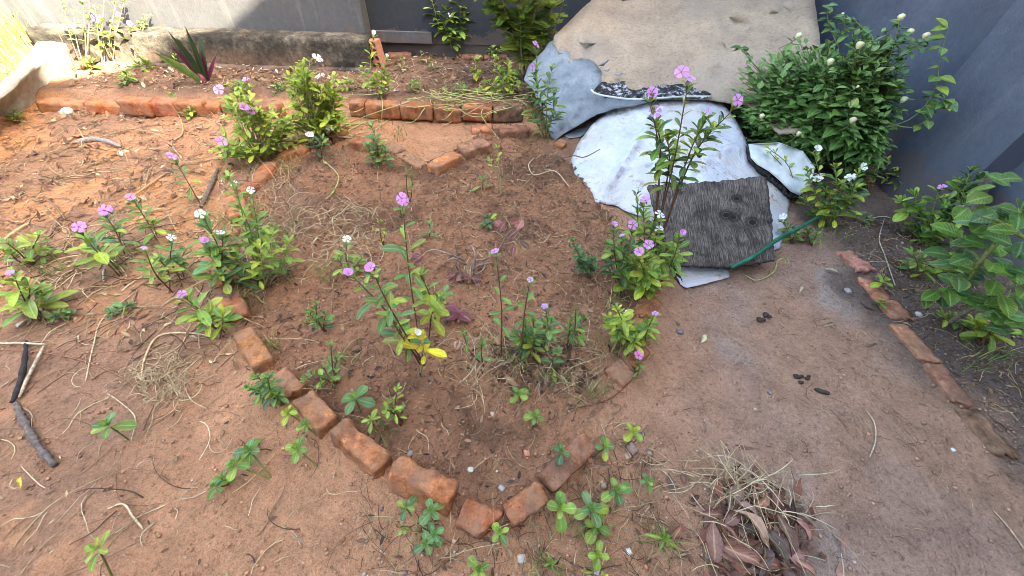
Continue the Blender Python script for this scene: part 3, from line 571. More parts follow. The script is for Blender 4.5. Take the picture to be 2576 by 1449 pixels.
LN = [leaf_mesh('leaf', PN, b, fo) for b, fo in ((.05, .9), (.2, .9), (.35, .7))]
for m_ in LV+LR+LN: m_.materials.append(M['leaf'])
for m_ in LB: m_.materials.append(M['bushleaf'])
def petal_mesh(notch, wd):
    v = [(0, 0, 0), (-.055, .12, 0), (.055, .12, 0), (-.19*wd, .32, .02), (0, .32, 0), (.19*wd, .32, .02), (-.20*wd, .45, -.01), (.02, .51-notch, -.025), (.22*wd, .43, -.01)]
    return mesh('petal', v, [(0, 2, 1), (1, 2, 4), (1, 4, 3), (2, 5, 4), (3, 4, 7, 6), (4, 5, 8, 7)], None, True)
PT = [petal_mesh(.0, 1.0), petal_mesh(.03, 1.1), petal_mesh(-.02, .8)]
for m_ in PT: m_.materials.append(M['petal'])
def eye_mesh():
    v, f = tube_geo([(0, 0, -.55), (0, 0, -.12), (0, 0, .012)], [.035, .045, .085], 7); return mesh('eye', v, f, None, True)
EYE = eye_mesh(); EYE.materials.append(M['petal'])
FC = dict(p=((.66, .27, .66), (.42, .05, .32)), s=((.62, .36, .68), (.45, .12, .45)), w=((.84, .86, .88), (.7, .72, .5)), m=((.78, .17, .52), (.3, .01, .05)), u=((.26, .13, .62), (.08, .02, .2)))
def flower(root, p, size, code, up=None, droop=0.):
    p = np.array(p)-np.array(root.location); tc = O3-(p+np.array(root.location)); tc = tc/np.linalg.norm(tc)
    nrm = Vector(np.array([0, 0, .75])+tc*.55+np.array([random.uniform(-.6, .6), random.uniform(-.6, .6), 0])) if up is None else Vector(up)
    s = size; Fm = frame(p, Vector((random.uniform(-1, 1), random.uniform(-1, 1), .1)).cross(nrm), nrm, (s, s, s))
    cl = random.choice([0, 0, 0, .15, .4, .75]); s *= 1; c, e = FC[code]; fl = obj('flower', EYE, None, root, e, Fm)
    for k in range(5):
        cup = random.uniform(-.1, .2)+cl
        obj('petal', PT[random.randrange(2 if code != 'w' else 3)], None, fl, jit(mixc(c, (.5, .42, .5), random.choice([0, 0, .15, .35]) if code != 'w' else .1), .1), Matrix.Rotation(k*2*math.pi/5+random.uniform(-.06, .06), 4, 'Z') @ Matrix.Translation((0, .03, .02)) @ Matrix.Rotation(cup, 4, 'X'))
    return fl
def put_leaf(root, p, d, nz, L, wid, me, col):
    p = np.array(p)-np.array(root.location); return obj('leaf', me, None, root, col, frame(p, d, nz, (L*wid, L, L)))
STEMC = dict(r=(.16, .075, .045), g=(.16, .2, .05), w=(.33, .3, .14))
def leafy(root, P, L, n, palette, s0=.3, ros=4, meshes=None, yellow=.12, wid=1., spread=1., upb=0., whorl=2, az0=None, taper=True):
    meshes = meshes or LV; N = len(P); az = random.uniform(0, 3.14) if az0 is None else az0
    for i in range(n):
        s = s0+(1-s0)*(i+.3)/max(1, n); k = s*(N-1); i0 = min(int(k), N-2); p = P[i0]+(P[i0+1]-P[i0])*(k-i0); t = Vector(P[i0+1]-P[i0]).normalized()
        az += math.pi/2 if whorl == 2 else 2.4; u = i/max(1, n-1); sz = L*(.85+.25*math.sin(math.pi*min(1, u*1.1+.12)) if taper else 1)*random.uniform(.7, 1.12)*(1 if u < .6 else .8 if u < .85 else .62)
        el = (.12+.85*u**1.4+upb)+random.uniform(-.22, .22)
        for q in range(whorl):
            a = az+q*2*math.pi/whorl+random.uniform(-.25, .25); h = Vector((math.cos(a), math.sin(a), 0)); h = (h-t*h.dot(t)*.6).normalized()
            d = h*math.cos(el)*spread+Vector((0, 0, 1))*math.sin(el)*.7+t*math.sin(max(0, el))*.5
            c = random.choice(palette)
            if random.random() < yellow*(1.6-1.4*u): c = mixc(c, GREEN['y'], random.uniform(.4, 1))
            put_leaf(root, p, d, Vector((random.uniform(-.2, .2), random.uniform(-.2, .2), 1)), sz, wid*random.uniform(.66, .98), random.choice(meshes), jit(c, .3))
    t = Vector(P[-1]-P[-2]).normalized()
    for q in range(ros):
        a = az+.7+q*2*math.pi/ros*1.0+random.uniform(-.2, .2); el = random.uniform(.5, 1.0)
        d = Vector((math.cos(a), math.sin(a), 0))*math.cos(el)+t*math.sin(el)
        put_leaf(root, P[-1]-np.array(t)*L*.06, d, Vector((0, 0, 1)), L*random.uniform(.38, .6), wid*.95, random.choice(meshes[:2]), jit(mixc(random.choice(palette), GREEN['l'], .25)))
GP = 'periwinkles growing in and around the heart bed'; GR = 'plants along the house wall'
def vinca(base, tips, L, pal, label, n=None, stem='r', s0=.42, yellow=.12, fs=30, ros=4, wid=1., meshes=None, group=GP, name='periwinkle_plant', cat='plant', jitd=.05, sr=.0027, dens=1., upb=0.):
    b = GG(*base); root = thing(name, b, label, cat, group); palette = [GREEN[k] for k in pal]
    for tp_ in tips:
        tx, ty = tp_[:2]; fl = tp_[2] if len(tp_) > 2 else ''
        jd = random.uniform(-jitd, jitd) if len(tips) > 1 else 0
        T = V(b, (tx, ty), jd); T[2] = max(T[2], float(zg(T[0], T[1]))+.03)
        m = mpp(T); Lm = L*m*(.92 if L >= 54 or group == GR else .8); mid = b+(T-b)*.5+np.array([random.uniform(-1, 1)*.08, random.uniform(-1, 1)*.08, .05])*np.linalg.norm(T-b)
        if len(tp_) > 3: mid = V(b, tp_[3], jd)
        bj = b+np.array([random.uniform(-.012, .012), random.uniform(-.012, .012), -.01]); P = catmull([bj, mid, T], 9); ln = sum(np.linalg.norm(P[i+1]-P[i]) for i in range(8))
        tube('stem', P, [sr*(1.15-.6*i/8) for i in range(9)], M['stem'], root, 5, b, jit(STEMC[stem], .15))
        k = n if n else int(np.clip(ln*(1-s0)/(Lm*.26)*dens, 3, 9))
        leafy(root, P, Lm, k, palette, s0, ros, meshes, yellow, wid, upb=upb)
        for j, ch in enumerate(fl):
            t = P[-1]-P[-2]; t = t/np.linalg.norm(t); size = fs*.8*m*random.uniform(.75, 1.1)*(.68 if ch == 's' else 1)
            off = np.array([0, 0, .5*size])+t*.25*size+(np.array([random.uniform(-.7, .7), random.uniform(-.4, .4), random.uniform(-.15, .15)])*size*(1 if len(fl) > 1 else .15))
            flower(root, T+off, size, ch)
    return root
def seedling(c, r, label, pal='g', off=(22, 22), hgt=.05, nl=3, yellow=.3, extra=(), stem='g', wid=1.3, meshes=None, group='young periwinkle seedlings', ros=4):
    b = GG(c[0]+off[0], c[1]+off[1]); root = thing('periwinkle_seedling', b, label, 'seedling', group); palette = [GREEN[k] for k in pal]
    for cc in [c]+list(extra):
        g = GG(*cc); T = G(cc[0], cc[1], g[2]+hgt*random.uniform(.8, 1.2)); Lm = r*mpp(T)*1.05
        P = catmull([b-np.array([0, 0, .008]), b*.45+T*.55+np.array([0, 0, -.006]), T], 7); tube('stem', P, [.0026-.0001*i for i in range(7)], M['stem'], root, 5, b, STEMC[stem])
        az = random.uniform(0, 6)
        for q in range(nl):
            for s in (0, 1):
                a = az+q*1.57+s*math.pi+random.uniform(-.25, .25); el = -.05+.28*q+random.uniform(-.1, .1); sz = Lm*(1-.20*q)*random.uniform(.85, 1.1)
                c_ = random.choice(palette); c_ = mixc(c_, GREEN['y'], random.random()*.9) if (q == 0 and random.random() < yellow*2) else c_
                put_leaf(root, T+np.array([0, 0, .006*q]), (math.cos(a)*math.cos(el), math.sin(a)*math.cos(el), math.sin(el)), (0, 0, 1), sz, wid*random.uniform(.85, 1.15), random.choice((meshes or LV)[:3]), jit(c_))
        for q in range(ros):
            a = az+.8+q*1.57; put_leaf(root, T+np.array([0, 0, .012]), (math.cos(a)*.5, math.sin(a)*.5, .8), (0, 0, 1), Lm*.42, wid*.9, LV[0], jit(mixc(random.choice(palette), GREEN['l'], .35)))
    return root
# --- left side, outside the heart
vinca((105, 805), [(38, 700, 'p'), (75, 722), (108, 735), (60, 752), (120, 765)], 66, 'gly', 'low bushy periwinkle with one pink flower at the far left edge', yellow=.5, fs=26, stem='r')
vinca((70, 672), [(62, 618, 'w'), (18, 612), (100, 590), (128, 640), (30, 640), (150, 650)], 48, 'gly', 'periwinkle with a single white flower at the far left edge', yellow=.35, fs=28)
vinca((300, 690), [(206, 588, 'pp', (250, 640)), (245, 625)], 58, 'gbl', 'periwinkle leaning left with a double cluster of pink flowers', fs=34, yellow=.3)
vinca((315, 640), [(268, 545, 'pp'), (300, 580)], 52, 'gb', 'periwinkle with two pink flowers just right of the double cluster', fs=34, yellow=.2)
vinca((400, 618), [(338, 508, 'p', (372, 560)), (385, 560)], 44, 'gl', 'periwinkle with one pink flower left of the dry grass, above the row', fs=26, yellow=.3)
vinca((428, 735), [(366, 632, 's', (392, 690)), (398, 650)], 44, 'gl', 'small periwinkle with a tiny lilac flower on a leaning stem', fs=26, yellow=.3)
vinca((452, 700), [(434, 608, 'w'), (470, 625)], 44, 'gb', 'small periwinkle with one white flower between the pink ones and the heart', fs=28)
vinca((508, 520), [(443, 408, 'p', (478, 468))], 46, 'gb', 'tall lone periwinkle with a pink flower in front of the bare orange soil', fs=30, n=5)
vinca((575, 725), [(514, 552, 'w'), (560, 597, 'w'), (523, 622, 'p'), (598, 648), (556, 690), (620, 700), (540, 640)], 58, 'gbl', 'big leafy clump with white flowers and a pink one on the heart\'s left', fs=30, dens=.85)
vinca((660, 712), [(594, 474, 'w', (625, 600)), (634, 490, 'w', (650, 600)), (576, 446), (655, 545), (690, 575)], 48, 'gl', 'tall loose periwinkle with two small white flowers above the left clump', fs=24, stem='g', dens=.8)
vinca((668, 725), [(683, 590), (655, 620), (728, 606, '', (715, 660)), (690, 665), (640, 690)], 50, 'lyg', 'pale-stemmed flowerless periwinkle leaning over the heart\'s left bulge', stem='w', dens=.7)
vinca((560, 845), [(468, 750, 'p'), (530, 785), (560, 800), (505, 800)], 58, 'gly', 'periwinkle with one pink flower beside the long pinkish brick', fs=30, yellow=.35)
vinca((290, 795), [(300, 775), (325, 765), (275, 790)], 26, 'db', 'small round-leaved weed among straw on the left', meshes=LR, stem='g', name='round_leaf_weed', group='small weeds in the soil', sr=.002)
vinca((155, 800), [(140, 790), (175, 795), (200, 800)], 26, 'db', 'flat weed behind the low bushy pink periwinkle at left', meshes=LR, stem='g', name='round_leaf_weed', group='small weeds in the soil', sr=.002)
seedling((278, 1074), 46, 'lone seedling on bare orange soil at lower left', 'bg', (45, 32), .07)
seedling((250, 1385), 46, 'upright yellowish seedling cut by the bottom edge at left', 'ly', (30, 75), .13, wid=.8)
seedling((595, 1172), 38, 'seedling with two leaf heads on bare soil left of the heart\'s point', 'bg', (90, 34), .06, extra=[(630, 1136)])
seedling((545, 1226), 26, 'smallest pair of seedling heads on bare soil, left of the heart\'s point', 'gb', (30, -10), .04, extra=[(562, 1208)])
seedling((750, 1130), 36, 'yellow-green seedling just outside the heart\'s lower left bricks', 'lg', (52, 45), .07)
seedling((770, 1072), 28, 'small dark seedling touching the heart\'s lower left bricks', 'g', (30, 25), .05)
seedling((728, 1040), 28, 'pale seedling left of the brick next to the rounded stump', 'ly', (30, 22), .05)
vinca((715, 1015), [(640, 948), (672, 945), (655, 985), (690, 992), (625, 975)], 36, 'gd', 'leafy clump left of the rounded broken brick stump', stem='g', ros=5, dens=1.2)
# --- inside the heart
vinca((1045, 850), [(1013, 522, 'pp', (1030, 690))], 62, 'bgl', 'tallest periwinkle in the heart, with pink flowers on a straight stem', fs=36, n=8, yellow=.2, s0=.3)
vinca((1062, 915), [(888, 695, 'pp', (985, 800)), (940, 690, 'p', (990, 790)), (985, 805, 's')], 64, 'bgl', 'periwinkle leaning left with a cluster of pale pink flowers in the heart', fs=38, n=7, yellow=.18, s0=.45)
vinca((1075, 860), [(1058, 690), (1115, 742)], 62, 'bgly', 'broad-leaved flowerless periwinkle at the heart\'s centre', n=6, yellow=.45)
vinca((1058, 945), [(1053, 846, 'w')], 62, 'Y', 'bright yellow-leaved periwinkle with one white flower', fs=28, n=4, yellow=0, stem='w', s0=.45)
vinca((1268, 900), [(1248, 645, 'p', (1262, 780))], 52, 'bg', 'slim periwinkle with one pink flower right of the heart\'s centre', fs=28, n=5, s0=.3)
vinca((1308, 905), [(1332, 712, 's', (1318, 800))], 48, 'bg', 'slim periwinkle with a tiny lilac flower and upright leaves', fs=28, n=5, s0=.45, wid=.85)
vinca((1352, 900), [(1373, 775, 'ss'), (1340, 800), (1390, 810)], 42, 'bg', 'periwinkle with two stacked tiny lilac flowers', fs=26, s0=.35)
vinca((1330, 905), [(1322, 815), (1345, 840), (1300, 840)], 46, 'gd', 'flowerless periwinkle between the two lilac-flowered ones', s0=.3)
vinca((1432, 880), [(1447, 772), (1470, 800), (1435, 810)], 40, 'gd', 'dark narrow-leaved periwinkle inside the heart\'s right edge', meshes=LN+LV[:1], s0=.3)
vinca((1392, 940), [(1402, 885)], 46, 'b', 'compact blue-green rosette right of the dead grass in the heart', n=4, s0=.1, ros=6, wid=1.15)
vinca((1218, 925), [(1213, 862)], 42, 'b', 'blue-green seedling on a short stem below the pink slim one', n=3, s0=.2)
vinca((1205, 915), [(1165, 838, '', (1180, 880))], 36, 'g', 'small seedling leaning left beside the blue-green one', n=2, s0=.6)
seedling((1306, 996), 30, 'rosette seedling on bare earth in the lower heart', 'gl', (6, 22), .06)
seedling((1345, 1050), 28, 'tilted seedling nearest the heart\'s long smooth brick', 'g', (-12, 35), .06)
seedling((895, 1005), 48, 'large blue-green star-shaped rosette in the lower left of the heart', 'b', (12, 32), .08, nl=2)
vinca((1012, 1065), [(1000, 978), (984, 1012), (1002, 1036), (968, 1030)], 36, 'lg', 'cluster of small green rosettes below the yellow plant', s0=.5, n=3, yellow=.3)
seedling((936, 1058), 30, 'pale upright seedling below the blue-green star', 'ly', (6, 22), .06, wid=.75)
vinca((815, 835), [(795, 765), (820, 790), (780, 790)], 36, 'gd', 'narrow-leaved seedling in the heart left of the leaning pink one', meshes=LN+LV[:1], s0=.35, wid=1.2)
vinca((848, 965), [(832, 868), (815, 925), (783, 942), (850, 900), (765, 955)], 38, 'gd', 'dark rolled-leaf periwinkle chain inside the heart\'s lower left', meshes=LV[:2]+LN, s0=.25, n=4)
vinca((882, 700), [(873, 613, 'w'), (848, 650), (905, 655)], 40, 'bl', 'loose periwinkle with one white flower near the dead grass', fs=26, s0=.35, n=4)
vinca((1080, 600), [(1080, 562)], 34, 'b', 'lone blue-green seedling behind the tall pink one', n=3, s0=.2)
vinca((965, 620), [(955, 556), (968, 590)], 24, 'ly', 'tiny bud stem left of the tallest periwinkle', n=2, s0=.6)
vinca((1485, 700), [(1440, 605), (1465, 640), (1492, 650), (1478, 680), (1455, 660)], 27, 'd', 'dark creeping round-leaved weed inside the heart\'s right edge', meshes=LR, stem='r', name='round_leaf_weed', group='small weeds in the soil', sr=.002)
vinca((1245, 570), [(1215, 590), (1228, 575)], 24, 'd', 'flat dark weed beside the purple-leaved plant', meshes=LR, name='round_leaf_weed', group='small weeds in the soil', sr=.002)
vinca((1033, 512), [(1024, 432), (1036, 445)], 44, 'g', 'spiky narrow sprout above the tallest periwinkle', meshes=LN, n=2, s0=.3, upb=.6)
vinca((952, 420), [(934, 318), (948, 352), (972, 382), (925, 365)], 36, 'b', 'blue-green sprig in front of the heart\'s notch', s0=.3, dens=1.2)
vinca((1215, 482), [(1216, 450)], 36, 'b', 'flat blue-green rosette in the upper right of the heart', n=3, s0=.3)
vinca((1262, 500), [(1250, 372, '', (1258, 440)), (1232, 405)], 30, 'l', 'long bare pale stem with leaves only on top, upper right of heart', n=2, s0=.8, stem='w')
vinca((808, 402), [(785, 356, 'w'), (800, 372), (812, 350)], 34, 'd', 'dark sprig with one white flower below the dense bush', fs=24)
# --- right side of the heart
vinca((1625, 705), [(1602, 488, 'w', (1608, 600)), (1618, 520, 'p'), (1655, 555, 'w'), (1652, 588, 'w'), (1640, 625)], 50, 'gdl', 'tallest stems of the big flower clump, white and pink, beside the plywood', fs=32, dens=.9)
vinca((1565, 745), [(1544, 575, 'p'), (1590, 582, 'p'), (1563, 606, 's'), (1535, 640), (1580, 660)], 48, 'gd', 'left part of the big flower clump, with three pink flowers', fs=30, dens=.9)
vinca((1610, 760), [(1625, 632, 'p'), (1607, 650, 'p'), (1570, 680), (1640, 680), (1600, 710), (1655, 700)], 56, 'gly', 'lower middle of the big flower clump, two pink flowers low down', fs=32, yellow=.3)
vinca((1650, 720), [(1710, 596, 'p', (1690, 660)), (1680, 620), (1700, 650)], 52, 'gl', 'pink-flowered stem of the clump leaning right over the plywood', fs=30)
vinca((1585, 880), [(1575, 797, 'w'), (1550, 775), (1600, 850), (1530, 800), (1560, 830)], 44, 'gly', 'periwinkle with one white flower below the big clump', fs=28, yellow=.35)
vinca((1618, 870), [(1645, 795, 'p'), (1630, 820), (1605, 840)], 42, 'gl', 'periwinkle with one pink flower at the path side below the big clump', fs=26)
vinca((1602, 942), [(1605, 902, 'm'), (1590, 915), (1612, 925)], 30, 'g', 'small periwinkle with a single magenta flower on the heart\'s right', fs=32, n=2)
vinca((1640, 660), [(1730, 215, 'pp', (1690, 430)), (1634, 255, 'p', (1660, 420)), (1647, 305, 'p', (1662, 400)), (1777, 295, 's', (1725, 410)), (1845, 275, 'p', (1740, 400)), (1790, 330, '', (1730, 420)), (1680, 350, '', (1680, 440))], 56, 'gdl', 'tallest pink periwinkle rising in front of the white tarp', fs=38, s0=.4, n=9, sr=.0036, jitd=.06)
# --- seedlings in front
seedling((1022, 1277), 30, 'seedling at the left foot of the largest brick', 'bl', (14, 24), .05)
seedling((1086, 1286), 36, 'bigger seedling in front of the largest brick', 'b', (10, 28), .07)
seedling((1094, 1345), 32, 'seedling pair below the largest brick near the bottom edge', 'b', (0, 30), .06, extra=[(1074, 1368)])
seedling((1257, 1342), 32, 'seedling right below the point of the heart', 'bl', (4, 24), .06)
seedling((1410, 1281), 44, 'leftmost big rosette right of the heart\'s point', 'lg', (14, 34), .09)
seedling((1487, 1283), 50, 'tallest blue-green rosette among the group right of the heart\'s point', 'b', (14, 50), .11)
seedling((1549, 1236), 42, 'yellow-edged rosette at the back of the group right of the heart\'s point', 'bl', (6, 45), .09)
seedling((1500, 1325), 40, 'lower rosette of the group right of the heart\'s point', 'lg', (8, 30), .06)
seedling((1503, 1398), 34, 'pale green rosette near the bottom edge below the group', 'l', (14, 32), .07)
seedling((1521, 1126), 32, 'seedling right of the long smooth brick', 'bl', (-30, 24), .06)
seedling((1592, 1090), 30, 'yellowing seedling above brown pebbles right of the heart', 'ly', (-20, 36), .08)
seedling((1412, 1140), 28, 'dark seedling leaning over the long smooth brick', 'd', (-5, -40), .07, nl=2)
seedling((1627, 1212), 24, 'little seedling beside the dry straw left of the leaf heap', 'bl', (10, 18), .05)
seedling((1668, 1355), 40, 'narrow-leaved seedling just left of the leaf heap', 'g', (-60, 10), .07, meshes=LN+LN, wid=1.3)
seedling((1206, 1434), 38, 'seedling cut by the bottom edge near the pale stone', 'lg', (0, 30), .07)
seedling((1015, 1334), 15, 'tiniest seedling below the largest brick', 'l', (4, 8), .02, nl=2)
vinca((1490, 1475), [(1488, 1448, 's'), (1460, 1440), (1520, 1450)], 34, 'ly', 'periwinkle with a lilac flower cut by the bottom edge', n=2, fs=26)
seedling((1385, 1415), 22, 'thin grassy seedling near the bottom edge', 'g', (0, 14), .05, meshes=LN+LN)
# --- back bed
GBK = 'plants in the back bed'
vinca((1372, 350), [(1349, 130, 'p', (1352, 240)), (1343, 188, 'p'), (1388, 172), (1392, 235), (1330, 250), (1400, 290), (1345, 300), (1375, 310)], 40, 'dgb', 'upright bushy pink periwinkle against the blue-grey board corner', fs=24, dens=1.15, group=GBK, stem='g')
vinca((1142, 142), [(1135, 50, 'w'), (1098, 8), (1122, 25), (1160, 22), (1085, -10), (1150, -25), (1165, 60), (1120, 60), (1140, 75), (1105, 40), (1170, 35), (1130, 90)], 42, 'llg', 'leafy periwinkle with a white flower at the foot of the dark wall', fs=20, group=GBK, stem='w', dens=1.2)
vinca((955, 245), [(941, 95, 'w', (932, 170)), (972, 152, 'w', (960, 200)), (912, 172), (945, 185), (975, 190), (960, 215)], 30, 'lyg', 'thin white-flowered periwinkle in front of the hollow block', fs=18, group=GBK, stem='w', s0=.3)
vinca((1205, 212), [(1200, 150), (1192, 175)], 40, 'lyY', 'sprout with a few yellow leaves in the middle of the back bed', n=2, group=GBK, meshes=LR, wid=.8, s0=.35)
sp = vinca((1272, 240), [(1245, 145), (1278, 158), (1256, 185), (1295, 200), (1222, 205), (1240, 225), (1310, 215), (1265, 210), (1200, 235), (1285, 240)], 30, 'lyg', 'sprawling pale plant trailing long runners over the back row bricks', group=GBK, stem='w', dens=1.2, name='trailing_plant')
runners = [[(1272, 238), (1230, 258), (1170, 262), (1110, 270), (1080, 282)], [(1262, 240), (1200, 250), (1120, 236), (1085, 238), (1085, 262), (1100, 285)], [(1250, 245), (1195, 275), (1150, 300), (1110, 318)], [(1100, 240), (1060, 244), (1010, 262), (960, 278), (905, 298), (860, 320)], [(960, 240), (962, 270), (958, 310), (950, 345)], [(985, 228), (930, 238), (875, 240), (830, 250)], [(1290, 240), (1320, 260), (1330, 285), (1320, 310)], [(1180, 262), (1140, 258), (1100, 248), (1075, 232), (1040, 228)], [(1090, 270), (1110, 300), (1130, 290), (1145, 268)], [(930, 262), (890, 282), (840, 275), (800, 285)], [(1240, 255), (1210, 285), (1240, 330), (1255, 350)], [(870, 330), (820, 345), (800, 352)], [(1010, 262), (980, 300), (950, 320), (925, 350)], [(760, 360), (720, 350), (690, 352)], [(810, 400), (850, 440), (840, 480), (820, 500)]]
random.seed(61)
for k in range(34):
    x_, y_ = random.uniform(1060, 1320), random.uniform(235, 268); P_ = [(x_, y_)]; a_ = random.choice([0, math.pi])+random.uniform(-.6, .6)
    for j in range(4): a_ += random.uniform(-.7, .7); x_ += math.cos(a_)*random.uniform(18, 45); y_ += math.sin(a_)*12+random.uniform(-3, 9); P_.append((x_, max(225, min(330, y_))))
    runners.append(P_)
for k in range(14):
    x_, y_ = random.uniform(680, 960), random.uniform(290, 350); P_ = [(x_, y_)]; a_ = random.uniform(0, 6.28)
    for j in range(3): a_ += random.uniform(-.7, .7); x_ += math.cos(a_)*35; y_ += math.sin(a_)*16+4; P_.append((x_, y_))
    runners.append(P_)
for P_ in runners:
    W_ = []
    for i, (a, b_) in enumerate(P_):
        g = GG(a, b_); W_.append(G(a, b_, g[2]+(.10 if 0 < i < len(P_)-1 and b_ < 300 and 880 < a < 1330 else .012)+random.uniform(0, .015)))
    W_ = catmull(W_, 18); tube('runner', W_, .0028, M['stem'], sp, 5, sp.location, jit((.42, .38, .17), .15))
    for k in range(2, 17, 4):
        if random.random() < .6:
            a = random.uniform(0, 6.28); put_leaf(sp, W_[k], (math.cos(a), math.sin(a), .5), (0, 0, 1), random.uniform(.02, .035), 1, random.choice(LV), jit(GREEN[random.choice('lyg')]))
for c_, r_, lb in [((225, 150), 34, 'green seedling in the left corner of the back bed by the kerb'), ((318, 185), 30, 'seedling left of the sword-leaved plant, nearest the brick row'), ((360, 152), 34, 'seedling left of the sword-leaved plant, against the ledge'), ((440, 140), 22, 'seedling behind the sword-leaved plant'), ((430, 238), 22, 'seedling growing over the back row bricks at left'), ((480, 272), 24, 'tiny bright seedling in front of the back row bricks'), ((598, 205), 30, 'seedling with pale leaves behind the spreading bush'),
                   ((1158, 212), 26, 'upright sprout in the right half of the back bed'), ((1118, 222), 20, 'small dark sprout left of the upright one in the back bed'), ((1060, 132), 16, 'tiny sprout at the foot of the dark wall'), ((1083, 150), 20, 'sprig with a white bud in the middle of the back bed'), ((35, 280), 24, 'bright seedling at the foot of the kerb, left edge'), ((620, 210), 24, 'sprout with a lilac flower in the back bed'), ((1010, 150), 22, 'pale sprout right of the hollow block in the back bed'), ((1240, 120), 26, 'sprout left of the ferny shrub\'s foot'), ((1040, 205), 26, 'bushy sprout in the back bed above the roughest brick'), ((870, 200), 26, 'sprout between the dense upright bush and the hollow block'), ((700, 215), 26, 'sprout just left of the dense upright bush in the back bed'), ((1290, 180), 28, 'sprout in front of the ferny shrub\'s stems')]:
    o = vinca((c_[0]+2, c_[1]+28), [(c_[0], c_[1]), (c_[0]+12, c_[1]+8), (c_[0]-10, c_[1]+10)] if r_ > 22 else [(c_[0], c_[1])], r_, 'bgl', lb, n=3, s0=.3, group=GBK, stem='g', name='periwinkle_seedling', cat='seedling')
    if c_ == (620, 210): flower(o, V(GG(622, 238), (620, 203)), .055, 'p')
# two dense bushes
def bush(base, ell, ntips, L, pal, label, flowers, name, seed, group=None, stem='w'):
    random.seed(seed); b = GG(*base); tips = []
    while len(tips) < ntips:
        a = random.uniform(0, 2*math.pi); r = math.sqrt(random.uniform(.05, 1)); e = random.choice(ell); tips.append((e[0]+math.cos(a)*r*e[2], e[1]+math.sin(a)*r*e[3]))
    root = thing(name, b, label, 'bush', group); palette = [GREEN[k] for k in pal]
    for (tx, ty) in tips:
        T = V(b, (tx, ty), random.uniform(-.16, .12)); T[2] = max(T[2], float(zg(T[0], T[1]))+.03); Lm = L*mpp(T); P = catmull([b+np.array([random.uniform(-.05, .05), random.uniform(-.04, .04), -.01]), b*.4+T*.6+np.array([random.uniform(-.04, .04), random.uniform(-.04, .04), .02]), T], 8)
        tube('stem', P, [.003*(1.2-.09*i) for i in range(8)], M['stem'], root, 4, b, jit(STEMC[stem], .15)); leafy(root, P, Lm, 3, palette, .62, 3, LV[:3], .25, 1.2)
    for (x_, y_, ch) in flowers: flower(root, V(b, (x_, y_), -.13), 22*mpp(b), ch)
    random.seed(seed+1); return root
bush((800, 345), [(785, 205, 60, 55), (795, 255, 66, 55), (750, 190, 26, 22), (835, 240, 32, 55), (770, 300, 70, 40), (830, 300, 40, 35)], 74, 30, 'yyyl', 'dense upright yellow-green bush with white flowers behind the heart', [(805, 192, 'w'), (798, 146, 'w'), (828, 320, 'w')], 'periwinkle_bush', 31, 'dense bushes at the back of the heart')
bush((655, 405), [(640, 350, 85, 42), (690, 310, 55, 42), (665, 285, 50, 32), (585, 370, 50, 30), (600, 250, 36, 28), (720, 350, 50, 40), (570, 385, 36, 22)], 78, 28, 'lyyl', 'low spreading green bush with pink flowers at the heart\'s upper left', [(613, 272, 'p'), (632, 284, 'p'), (642, 283, 'p'), (558, 355, 'p'), (551, 225, 's')], 'periwinkle_bush', 37, 'dense bushes at the back of the heart')
# --- right side plants

vinca((2085, 575), [(2050, 392, 'w'), (2052, 460, 'ww'), (2118, 462, 'ww'), (2160, 435, 'w'), (2100, 420), (2030, 430), (2080, 480), (2130, 500), (2020, 500), (2060, 530), (2150, 470), (2100, 530)], 38, 'gdly', 'white-flowered periwinkle clump under the big flowering bush', fs=28, group=GR, stem='g', dens=.9)
vinca((1990, 612), [(1967, 558, 'w'), (1985, 585), (2005, 590)], 32, 'gd', 'small periwinkle with one white flower at the end of the green stake', fs=24, group=GR)
vinca((2040, 620), [(2030, 580), (2055, 590), (2020, 600)], 30, 'gd', 'small leafy periwinkle right of the green stake', group=GR)
vinca((2145, 560), [(2160, 540), (2180, 555)], 36, 'dg', 'low dark sprig on bare soil right of the white-flowered clump', group=GR, n=2)
vinca((2335, 625), [(2360, 482, 'p'), (2404, 534, 'p'), (2300, 490), (2262, 505), (2315, 530), (2385, 500), (2430, 500), (2350, 560), (2400, 580), (2290, 580), (2440, 560), (2340, 600)], 52, 'gdgl', 'bushy periwinkle with two pink flowers against the house wall', fs=24, group=GR, dens=.85, stem='g')
vinca((2395, 600), [(2440, 428, '', (2415, 510)), (2465, 445), (2410, 455), (2430, 480), (2455, 490)], 48, 'gd', 'leafy shoot in front of the leaning wooden post', group=GR, stem='g')
vinca((2305, 700), [(2295, 635), (2320, 650), (2280, 665), (2330, 680)], 40, 'bgl', 'small leafy periwinkle in dark soil below the bushy one', group=GR, n=3)
vinca((2380, 700), [(2370, 640), (2400, 655), (2355, 670), (2420, 680)], 44, 'gdl', 'second small leafy periwinkle nearer the round-leaved branch', group=GR, n=3)
vinca((2472, 870), [(2502, 800, 'p'), (2450, 805), (2480, 830), (2430, 830), (2520, 820)], 54, 'gly', 'periwinkle with one pink flower at the right edge near the bottom plants', fs=34, group=GR, n=3, yellow=.3)
vinca((2385, 820), [(2370, 790), (2400, 800), (2360, 815)], 36, 'gl', 'small pale sprig left of the lowest pink flower at right', group=GR, n=2)
seedling((2220, 712), 28, 'seedling growing over the flaking flush brick', 'ly', (10, 20), .05)
seedling((2212, 762), 18, 'tiny seedling below the one on the flaking brick', 'l', (4, 10), .03)
